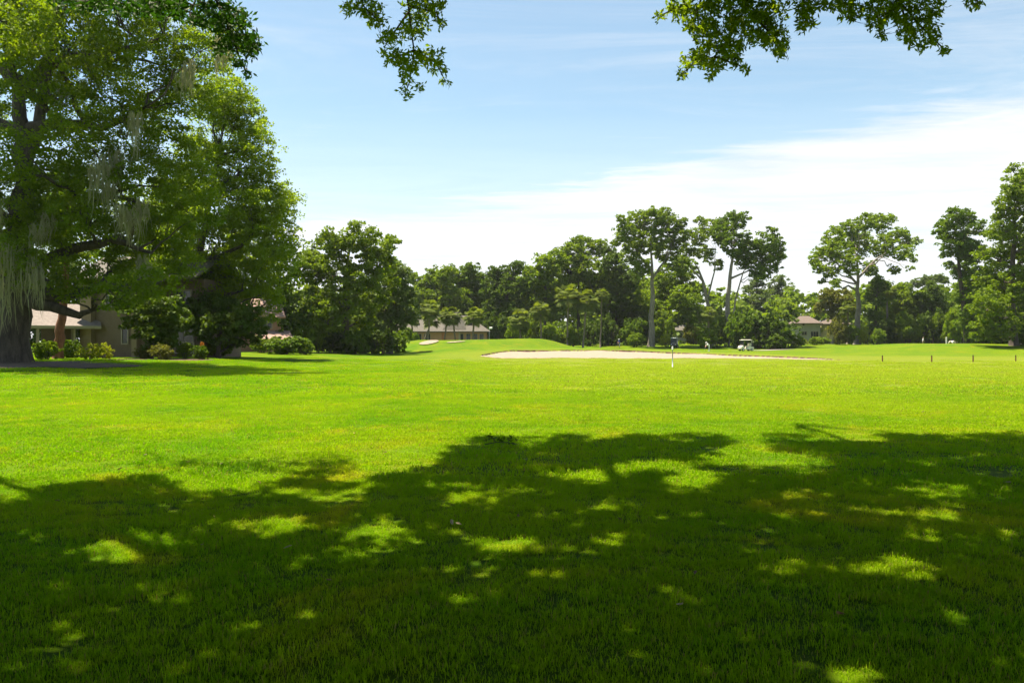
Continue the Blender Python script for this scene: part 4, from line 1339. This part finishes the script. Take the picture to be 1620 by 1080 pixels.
# pale low building in the gap behind the black cart
d5 = 205.0
x5 = (1083 - 810) / FPX * d5
z5 = gz(x5, d5)
h5 = houseroot('low pale grey outbuilding glimpsed behind the black golf cart', (x5, d5, z5), 0, 'outbuilding')
k5 = d5 / FPX
MB().box((0, 2, 1.7), (34 * k5, 4.0, 3.6)).build('wall', M['siding_grey'], h5)
hip(h5, -19 * k5, 19 * k5, -0.5, 4.5, 3.5, 4.9, M['shingle_grey'])
window(h5, (-1.2, -0.01, 2.2), 1.0, 1.1)
window(h5, (1.4, -0.01, 2.2), 1.0, 1.1)


# ------------------------------------------------------------------ golf carts
def cyl_y(mb, c, r, w, sides=16):
    mb.tube([(c[0], c[1] - w / 2, c[2]), (c[0], c[1] + w / 2, c[2])], [r, r], sides)


def golf_cart(label, px, d, rz, body, roof, zoff=0.0):
    x = (px - 810) / FPX * d
    root = thing('golf_cart', label, 'golf cart', (x, d, gz(x, d) + zoff), rz, 'golf carts parked beyond the bunker')
    # body: front cowl, floor, rear box; forward is -x
    prof = [(-1.18, 0.32), (-1.20, 0.55), (-1.08, 0.80), (-0.78, 0.92), (-0.66, 0.84), (-0.60, 0.40), (0.05, 0.36), (0.12, 0.66), (0.75, 0.70), (1.12, 0.68), (1.20, 0.42), (1.10, 0.26), (-1.0, 0.26)]
    n = len(prof)
    pts = [(a, -0.58, b) for a, b in prof] + [(a, 0.58, b) for a, b in prof]
    fs = [tuple(range(n)), tuple(reversed(range(n, 2 * n)))] + [(i, n + i, n + (i + 1) % n, (i + 1) % n) for i in range(n)]
    MB().poly(pts, fs).build('body', M[body], root, bevel=0.03)
    MB().box((0, 0, 1.83), (1.75, 1.16, 0.07)).box((0, 0, 1.885), (1.5, 0.95, 0.04), top=0.85).build('roof', M[roof], root, bevel=0.02)
    for sx, tx in ((-0.80, -0.62), (0.70, 0.62)):
        for s in (-1, 1):
            MB().tube([(sx, s * 0.53, 0.75), (tx, s * 0.53, 1.80)], [0.025, 0.025], 6).build('roof_post', M['dark_metal'], root)
    MB().box((0.40, 0, 0.75), (0.55, 1.1, 0.14)).build('seat', M['cream'], root, bevel=0.03)
    MB().box((0.68, 0, 1.08), (0.12, 1.1, 0.46)).build('backrest', M['cream'], root, bevel=0.03)
    MB().slab([(-0.80, -0.52, 0.95), (-0.80, 0.52, 0.95), (-0.65, 0.52, 1.72), (-0.65, -0.52, 1.72)], 0.01).build('windscreen', M['black'], root)
    sw = MB()
    ring = [(-0.36 + 0.10 * math.cos(a), -0.26 + 0.17 * math.sin(a), 1.02 + 0.12 * math.cos(a)) for a in np.linspace(0, 2 * math.pi, 13)]
    sw.tube(ring, [0.018] * 13, 5).tube([(-0.36, -0.26, 1.02), (-0.66, -0.26, 0.78)], [0.02, 0.02], 5)
    sw.build('steering_wheel', M['black'], root)
    for sx in (-0.80, 0.78):
        for s in (-1, 1):
            mb = MB()
            cyl_y(mb, (sx, s * 0.56, 0.225), 0.225, 0.2)
            w = mb.build('wheel', M['tyre'], root)
            mb = MB()
            cyl_y(mb, (sx, s * 0.64, 0.225), 0.12, 0.06)
            mb.build('rim', M['white'], w)
    for s in (-1, 1):
        bag = MB().tube([(1.02, s * 0.28, 0.62), (1.16, s * 0.28, 1.35)], [0.14, 0.15], 10)
        bo = bag.build('golf_bag', M['black' if body != 'black' else 'grey_cloth'], root)
        cb = MB()
        for i in range(5):
            a = i * 1.25
            cb.tube([(1.15 + .06 * math.cos(a), s * 0.28 + .06 * math.sin(a), 1.33), (1.22 + .09 * math.cos(a), s * 0.28 + .09 * math.sin(a), 1.62 + .04 * i)], [0.012, 0.02], 5)
        cb.build('clubs', M['steel'], bo)
    for s in (-1, 1):
        MB().box((-1.19, s * 0.38, 0.62), (0.05, 0.18, 0.10)).build('headlight', M['white'], root)
    return root


golf_cart('cream golf cart parked broadside on the path near the white-clad golfer', 1180, 134, math.radians(12), 'cream', 'cream')
golf_cart('black golf cart with pale roof parked beside the tall grey trunk', 1067, 151, math.radians(70), 'black', 'white')
golf_cart('golf cart with only its white roof showing above the crest by the right thicket', 1512, 158, math.radians(8), 'cream', 'white', 0.0)


# ------------------------------------------------------------------ people
def person(label, px, d, rz, joints, links, mats, face, hair_mat, hold, name='person', zoff=0.0):
    """joints: name -> (x, y, z, radius); body grown with a skin modifier, materials by nearest bone"""
    x = (px - 810) / FPX * d
    root = thing(name, label, 'person', (x, d, gz(x, d) + zoff), rz, 'golfers on the course')
    names = list(joints)
    me = bpy.data.meshes.new('body')
    me.from_pydata([joints[k][:3] for k in names], [(names.index(a), names.index(b)) for a, b, _ in links], [])
    tmp = bpy.data.objects.new('body_skeleton', me)
    COL.objects.link(tmp)
    sk = tmp.modifiers.new('skin', 'SKIN')
    for i, k in enumerate(names):
        r = joints[k][3]
        me.skin_vertices[0].data[i].radius = (r, r)
        me.skin_vertices[0].data[i].use_root = (k == 'pelvis')
    sub = tmp.modifiers.new('sub', 'SUBSURF')
    sub.levels = sub.render_levels = 2
    dg = bpy.context.evaluated_depsgraph_get()
    ev_ = tmp.evaluated_get(dg)
    bm_ = bpy.data.meshes.new_from_object(ev_)
    bpy.data.objects.remove(tmp)
    bm_.name = 'body'
    bm_.materials.clear()
    slots = sorted({m for _, _, m in links})
    for m in slots:
        bm_.materials.append(M[m])
    A = np.array([joints[a][:3] for a, _, _ in links])
    Bv = np.array([joints[b][:3] for _, b, _ in links])
    for p in bm_.polygons:
        c = np.array(p.center)
        AB = Bv - A
        t = np.clip(((c - A) * AB).sum(1) / ((AB ** 2).sum(1) + 1e-9), 0, 1)
        j = int(np.argmin(((A + AB * t[:, None] - c) ** 2).sum(1)))
        p.material_index = slots.index(links[j][2])
        p.use_smooth = True
    link(bpy.data.objects.new('body', bm_), root)
    # face, hair / cap
    hx, hy, hz, hr = joints['head']
    f = np.array(face, float)
    f /= np.linalg.norm(f)
    side = np.array([-f[1], f[0], 0])
    hp_ = np.array([hx, hy, hz])
    fm = MB()
    for s in (-1, 1):
        e = hp_ + f * 0.098 + side * s * 0.034 + np.array([0, 0, 0.0])
        fm.box(tuple(e), (0.02, 0.02, 0.012))
    fm.build('eyes', M['black'], root)
    nb = MB()
    e = hp_ + f * 0.108 + np.array([0, 0, -0.03])
    nb.box(tuple(e), (0.025, 0.025, 0.045), top=0.5)
    nb.build('nose', M['skin'], root)
    mo = MB()
    e = hp_ + f * 0.096 + np.array([0, 0, -0.07])
    mo.box(tuple(e), (0.045 if abs(side[0]) > .5 else 0.02, 0.045 if abs(side[1]) > .5 else 0.02, 0.012))
    mo.build('mouth', plain('lips', (0.35, 0.14, 0.11)), root)
    ea = MB()
    for s in (-1, 1):
        ea.box(tuple(hp_ + side * s * 0.10 + np.array([0, 0, -0.01])), (0.03, 0.03, 0.06))
    ea.build('ears', M['skin'], root)
    cap = MB()
    rings = [(0.0, 0.118), (0.05, 0.112), (0.09, 0.085), (0.115, 0.03)]
    cap.tube([tuple(hp_ + np.array([0, 0, 0.02 + z])) for z, _ in rings], [r for _, r in rings], 14)
    b0 = hp_ + np.array([0, 0, 0.035])
    cap.slab([b0 + f * 0.08 + side * 0.08, b0 + f * 0.20 + side * 0.05, b0 + f * 0.20 - side * 0.05, b0 + f * 0.08 - side * 0.08], 0.012)
    cap.build('cap', M[hair_mat], root, smooth=False)
    # hands with fingers, closed round the club grip
    for hn in ('hand_l', 'hand_r'):
        hxyz = np.array(joints[hn][:3])
        hb = MB()
        for i, ln in enumerate((0.055, 0.075, 0.08, 0.072, 0.055)):
            o = np.array([0, 0, -0.018 * (i - 2)])
            s = side * (0.035 if i else -0.03)
            p0 = hxyz + o + s * 0.6
            hb.tube([p0, p0 + f * ln * 0.5 + s * 0.2, p0 + f * ln * 0.6 - s * 0.6 + np.array([0, 0, -0.02])], [0.011, 0.010, 0.008], 6)
        hb.build('hand', M['skin'], root)
    if hold:
        a, b = np.array(joints['hand_l'][:3]), np.array(hold, float)
        cl_ = MB().tube([a + (a - b) * 0.12, a, b], [0.014, 0.012, 0.006], 6)
        club = cl_.build('golf_club', M['steel'], None)
        club.location = root.location
        club.rotation_euler = root.rotation_euler
        hd = MB().box(tuple(b + np.array([0.03, 0, 0.02])), (0.10, 0.05, 0.045), top=0.8).build('club_head', M['steel'], club)
        tag(club, 'thin steel golf club held by the ' + ('blue-shirted' if 'blue' in label else 'white-clad') + ' golfer', 'golf club', 'golf clubs in hand')
    return root


# skeletons face -y (towards the camera) unless turned
def standing(lean=0.0, bend=0.0, step=0.0):
    s, c = math.sin(bend), math.cos(bend)

    def up(dz, dx=0.0, dy=0.0):            # torso point dz above the hips, bent forward (-y)
        return (dx, dy * c - dz * s, 0.93 + dz * c + dy * s)
    J = {'pelvis': (0, 0, 0.93, .135)}
    for nm, dz, r in (('waist', .16, .125), ('chest', .36, .15), ('collar', .50, .085), ('neck', .56, .058), ('head', .70, .105), ('crown', .80, .075)):
        J[nm] = (*up(dz), r)
    for s_, t in ((-1, 'l'), (1, 'r')):
        J['hip_' + t] = (s_ * .095, 0, .88, .092)
        J['knee_' + t] = (s_ * .11, -.03 - step * s_ * 0.5, .49, .066)
        J['ankle_' + t] = (s_ * .12, .02 - step * s_, .09, .043)
        J['toe_' + t] = (s_ * .14, -.15 - step * s_, .04, .038)
        sh = up(.47, s_ * .19)
        J['shoulder_' + t] = (*sh, .066)
        J['elbow_' + t] = (s_ * .24, sh[1] - .06 - 0.08 * s, sh[2] - .27, .045)
        J['wrist_' + t] = (s_ * .05, sh[1] - .20 - 0.12 * s, sh[2] - .46, .032)
        J['hand_' + t] = (s_ * .025, sh[1] - .24 - 0.13 * s, sh[2] - .53, .034)
    return J


def links_for(shirt, trousers, shoes='black'):
    L = [('pelvis', 'waist', shirt), ('waist', 'chest', shirt), ('chest', 'collar', shirt), ('collar', 'neck', 'skin'), ('neck', 'head', 'skin'), ('head', 'crown', 'skin')]
    for t in 'lr':
        L += [('pelvis', 'hip_' + t, trousers), ('hip_' + t, 'knee_' + t, trousers), ('knee_' + t, 'ankle_' + t, trousers), ('ankle_' + t, 'toe_' + t, shoes),
              ('collar', 'shoulder_' + t, shirt), ('shoulder_' + t, 'elbow_' + t, shirt), ('elbow_' + t, 'wrist_' + t, 'skin'), ('wrist_' + t, 'hand_' + t, 'skin')]
    return L


person('person in dark blue shirt and white cap standing before the shaded trees', 980, 152, math.radians(-55), standing(bend=0.18, step=0.10), links_for('blue', 'grey_cloth'), None, (0, -1, -0.15), 'white', (0, -0.95, 0.02))
person('person dressed in white bending low over a shot beyond the bunker', 1122, 132, math.radians(-75), standing(bend=0.85, step=0.14), links_for('wcloth', 'wcloth', 'white'), None, (0, -0.8, -0.6), 'white', (0, -0.85, 0.02))
person('person in pale shirt standing beyond the crest beside the white post', 1460, 158, math.radians(60), standing(bend=0.08, step=0.08), links_for('wcloth', 'khaki'), None, (0, -1, -0.1), 'khaki', None)

# ------------------------------------------------------------------ stakes, poles, flag
for i, px in enumerate((1396, 1474, 1539.5, 1607)):
    d = 63 + 0.5 * (i % 2)
    x = (px - 810) / FPX * d
    z = gz(x, d)
    s = thing('hazard_stake', 'short dark stake standing in a row along the pale fairway', 'stake', (x, d, z), 0.3 * i, 'dark stakes in a row on the fairway')
    MB().box((0, 0, 0.20), (0.075, 0.075, 0.60)).build('stake_post', M['stake'], s, bevel=0.008)
    MB().box((0, 0, 0.52), (0.082, 0.082, 0.05), top=0.6).build('stake_cap', M['black'], s)

xm, dm = (1064 - 810) / FPX * 47.5, 47.5
mk = thing('marker_pole', 'slim blue-grey marker pole with white top standing alone on the fairway', 'pole', (xm, dm, gz(xm, dm)))
MB().tube([(0, 0, -0.05), (0, 0, 1.08)], [0.035, 0.03], 10).build('pole_shaft', M['pole_grey'], mk, smooth=True)
MB().tube([(0, 0, 1.08), (0, 0, 1.16), (0, 0, 1.24), (0, 0, 1.27)], [0.04, 0.05, 0.04, 0.02], 10).build('pole_top', M['white'], mk, smooth=True)

xf, df = (774 - 810) / FPX * 122, 122
fl = thing('flagstick', 'golf flagstick with white flag on the raised green', 'flag', (xf, df, gz(xf, df)))
MB().tube([(0, 0, -0.05), (0, 0, 1.95)], [0.018, 0.014], 8).build('stick', M['white'], fl)
fv = []
for i in range(7):
    u = i / 6
    y = 0.05 * math.sin(u * 5)
    fv += [(0.015 + 0.46 * u, y, 1.93 + 0.03 * u), (0.015 + 0.46 * u, y + 0.02, 1.58 + 0.10 * u)]
fme = raw_mesh('flag_cloth', fv, [(2 * i, 2 * i + 1, 2 * i + 3, 2 * i + 2) for i in range(6)], M['wcloth'])
fo = link(bpy.data.objects.new('flag_cloth', fme), fl)
so = fo.modifiers.new('solid', 'SOLIDIFY')
so.thickness = 0.006

xp, dp = (1497.5 - 810) / FPX * 152, 152
wp = thing('white_post', 'white square post beside the far golf cart roof', 'post', (xp, dp, gz(xp, dp)))
MB().box((0, 0, 0.85), (0.2, 0.2, 2.0)).build('post_shaft', M['white'], wp, bevel=0.02)
MB().box((0, 0, 1.9), (0.26, 0.26, 0.1), top=0.4).build('post_cap', M['white'], wp)

# clods of turf at the bunker's near edge
# ------------------------------------------------------------------ lawn grass
def tuft_object(name, size, n, h, w, seed):
    r = np.random.default_rng(seed)
    base = np.stack([r.uniform(-size / 2, size / 2, n), r.uniform(-size / 2, size / 2, n), np.zeros(n)], -1)
    clump = r.uniform(-size / 2, size / 2, (max(6, n // 14), 3))
    clump[:, 2] = 0
    pick = clump[r.integers(0, len(clump), n)] + r.normal(size=(n, 3)) * np.array([0.022, 0.022, 0]) * (size / 0.5)
    base = np.where(r.random((n, 1)) < 0.45, pick, base)
    an = r.uniform(0, 2 * math.pi, n)
    ax = np.stack([np.cos(an), np.sin(an), np.zeros(n)], -1)
    le = r.uniform(0, 2 * math.pi, n)
    lean = np.stack([np.cos(le), np.sin(le), np.zeros(n)], -1)
    hh = (h * r.uniform(0.45, 1.25, n) * (1 + 0.7 * (r.random(n) < 0.07)))[:, None]
    ww = (w * r.uniform(0.7, 1.2, n))[:, None] / 2
    b = r.uniform(0.1, 0.75, n)[:, None]
    m1 = base + np.array([0, 0, 1.0]) * hh * 0.6 + lean * hh * b * 0.25
    tp = base + np.array([0, 0, 1.0]) * hh * (1.0 - 0.25 * b) + lean * hh * b
    V = np.stack([base - ax * ww, base + ax * ww, m1 + ax * ww * 0.8, m1 - ax * ww * 0.8, tp], 1).reshape(-1, 3)
    k = np.arange(n)[:, None] * 5
    F = np.concatenate([k + np.array([[0, 1, 2, 3]]), k + np.array([[3, 2, 4, 4]])], 0)
    me = bpy.data.meshes.new(name)
    me.from_pydata(V.tolist(), [], [tuple(f) for f in (k + np.array([[0, 1, 2, 3]])).tolist()] + [tuple(f) for f in (k + np.array([[3, 2, 4]])).tolist()])
    t = r.random(n)
    a = me.attributes.new('tint', 'FLOAT', 'FACE')
    a.data.foreach_set('value', np.concatenate([t, t]).astype(np.float32))
    me.materials.append(M['blades'])
    return bpy.data.objects.new(name, me)


def scatter(name, label, pts, tuft, smin, smax, seed):
    me = bpy.data.meshes.new(name)
    me.from_pydata([tuple(p) for p in pts], [], [])
    o = link(bpy.data.objects.new(name, me))
    tag(o, label, 'grass', kind='stuff')
    ng = bpy.data.node_groups.new(name + '_nodes', 'GeometryNodeTree')
    ng.interface.new_socket('Geometry', in_out='INPUT', socket_type='NodeSocketGeometry')
    ng.interface.new_socket('Geometry', in_out='OUTPUT', socket_type='NodeSocketGeometry')
    N = ng.nodes
    gi, go = N.new('NodeGroupInput'), N.new('NodeGroupOutput')
    ip, oi = N.new('GeometryNodeInstanceOnPoints'), N.new('GeometryNodeObjectInfo')
    oi.inputs['Object'].default_value = tuft
    rv = N.new('FunctionNodeRandomValue')
    rv.data_type = 'FLOAT_VECTOR'
    rv.inputs[0].default_value = (-0.04, -0.04, 0)
    rv.inputs[1].default_value = (0.04, 0.04, 6.283)
    rs_ = N.new('FunctionNodeRandomValue')
    rs_.data_type = 'FLOAT'
    rs_.inputs[2].default_value = smin
    rs_.inputs[3].default_value = smax
    for nd in (rv, rs_):
        for s in nd.inputs:
            if s.name == 'Seed':
                s.default_value = seed
    ng.links.new(gi.outputs[0], ip.inputs['Points'])
    ng.links.new(oi.outputs['Geometry'], ip.inputs['Instance'])
    ng.links.new(rv.outputs[0], ip.inputs['Rotation'])
    ng.links.new([s for s in rs_.outputs if s.enabled][0], ip.inputs['Scale'])
    ng.links.new(ip.outputs[0], go.inputs[0])
    md = o.modifiers.new('scatter', 'NODES')
    md.node_group = ng
    return o


def field(y0, y1, step, rng, side=1.5):
    out = []
    y = y0
    while y < y1:
        half = 0.68 * y + side
        for x in np.arange(-half, half, step):
            xx, yy = x + rng.uniform(-.4, .4) * step, y + rng.uniform(-.4, .4) * step
            out.append((xx, yy, gz(xx, yy) - 0.004))
        y += step
    return out


gr = np.random.default_rng(8)


def in_mulch(p):
    for px, d, rx, ry in ((40, 41.5, 6.2, 3.6), (240, 53, 4.6, 2.6)):
        if ((p[0] - (px - 810) / FPX * d) / (rx - 0.9)) ** 2 + ((p[1] - d) / (ry - 0.9)) ** 2 < 1:
            return True
    return False


scatter('near_grass', 'lush uneven lawn grass in the shade at the viewer\'s feet', field(1.6, 9.2, 0.36, gr), tuft_object('near_tuft', 0.52, 1400, 0.034, 0.0038, 1), 0.8, 1.25, 1)
scatter('middle_grass', 'short sunlit lawn grass beyond the tree shade', field(9.0, 24.0, 0.62, gr), tuft_object('middle_tuft', 0.9, 900, 0.042, 0.010, 2), 0.8, 1.2, 2)
scatter('far_grass', 'fine lawn grass running out towards the bunker', [p for p in field(23.5, 70.0, 1.45, gr) if gr.random() < 1 - max(0.0, (p[1] - 44) / 27.0) and not (-0.05 < float(bunker_t(p[0], p[1])) < 1.05) and not in_mulch(p)], tuft_object('far_tuft', 2.1, 1000, 0.055, 0.026, 3), 0.8, 1.1, 3)

# fallen leaves and a broken twig on the lawn
lf = MB()
lf.poly([(-0.045, 0, 0.0), (-0.01, -0.018, 0.008), (0.03, -0.012, 0.012), (0.05, 0, 0.004), (0.03, 0.013, 0.012), (-0.01, 0.019, 0.008), (0, 0, -0.004)],
        [(0, 1, 6), (1, 2, 6), (2, 3, 6), (3, 4, 6), (4, 5, 6), (5, 0, 6)])
proto = None
spots_l = [(150, 667), (298, 737), (122, 720), (230, 725), (190, 748), (410, 770), (455, 876), (748, 624), (610, 721), (715, 835), (820, 825), (320, 872), (725, 838), (14, 690), (265, 620), (1460, 655), (880, 670), (1010, 668),
           (1075, 970), (1100, 918), (1330, 985), (1595, 770), (1252, 720), (560, 690), (350, 740), (90, 800), (520, 930), (1180, 715), (980, 830), (640, 660), (1240, 640), (1400, 705)]
for i, (px, py) in enumerate(spots_l):
    d = CAM_H * FPX / (py - 540)
    x = (px - 810) / FPX * d
    pale = i % 3 == 0
    if i < 2:
        src = MB()
        src.v, src.f = lf.v, lf.f
        o = src.build('fallen_leaf', M['paleleaf' if i == 0 else 'deadleaf'])
        md = o.modifiers.new('solid', 'SOLIDIFY')
        md.thickness = 0.002
        if i == 0:
            proto_p = o
        else:
            proto = o
    else:
        o = link((proto_p if pale else proto).copy())
    o.location = (x, d, gz(x, d) + 0.055)
    o.rotation_euler = (random.uniform(-.5, .5), random.uniform(-.5, .5), random.uniform(0, 6))
    k = random.uniform(0.55, 0.9)
    o.scale = (k, k, k)
    if i == 0 or (i > 1 and pale):
        tag(o, 'small pale dry leaf fallen on the lawn', 'leaf', 'pale fallen leaves on the lawn')
    else:
        tag(o, 'small brown dry leaf fallen on the lawn', 'leaf', 'brown fallen leaves on the lawn')

dt = CAM_H * FPX / (708 - 540)
xt = (790 - 810) / FPX * dt
tw = thing('fallen_twig', 'broken leafy twig lying at the edge of the tree shade', 'twig', (xt, dt, gz(xt, dt) + 0.03))
tb = MB()
tb.tube([(-0.22, 0, 0.02), (-0.05, 0.03, 0.05), (0.12, 0.0, 0.05), (0.28, -0.03, 0.03)], [0.008, 0.008, 0.006, 0.004], 6)
tb.tube([(-0.05, 0.03, 0.05), (-0.12, 0.02, 0.13)], [0.006, 0.003], 5).tube([(0.12, 0, 0.05), (0.18, 0.05, 0.10)], [0.006, 0.003], 5)
tb.build('stem', M['bark'], tw)
tq = np.random.default_rng(3)
pts = np.concatenate([np.array([-0.13, 0.02, 0.11]) + tq.normal(size=(14, 3)) * 0.035, np.array([0.18, 0.03, 0.08]) + tq.normal(size=(16, 3)) * 0.045, np.array([0.02, 0, 0.06]) + tq.normal(size=(8, 3)) * 0.03])
pts[:, 2] = np.maximum(pts[:, 2], 0.02)
link(bpy.data.objects.new('twig_leaves', leaf_mesh('twig_leaves', leaf_quads(pts, tq.normal(size=(len(pts), 3)), 0.085, 0.036, tq), M['dark'], tq)), tw)

# ------------------------------------------------------------------ summer haze in the air
hm = bpy.data.materials.new('haze')
hm.use_nodes = True
t = NT(hm.node_tree)
pv = t.n('ShaderNodeVolumePrincipled')
pv.inputs['Color'].default_value = (0.90, 0.95, 1.0, 1)
pv.inputs['Density'].default_value = 0.00010
pv.inputs['Anisotropy'].default_value = 0.3
ho = t.n('ShaderNodeOutputMaterial')
t.link(pv.outputs[0], ho.inputs['Volume'])
hz = MB().box((0, 650, 20.5), (1460, 1760, 45)).build('haze', hm)
tag(hz, 'thin pale summer haze hanging over the whole course', 'haze', kind='stuff')
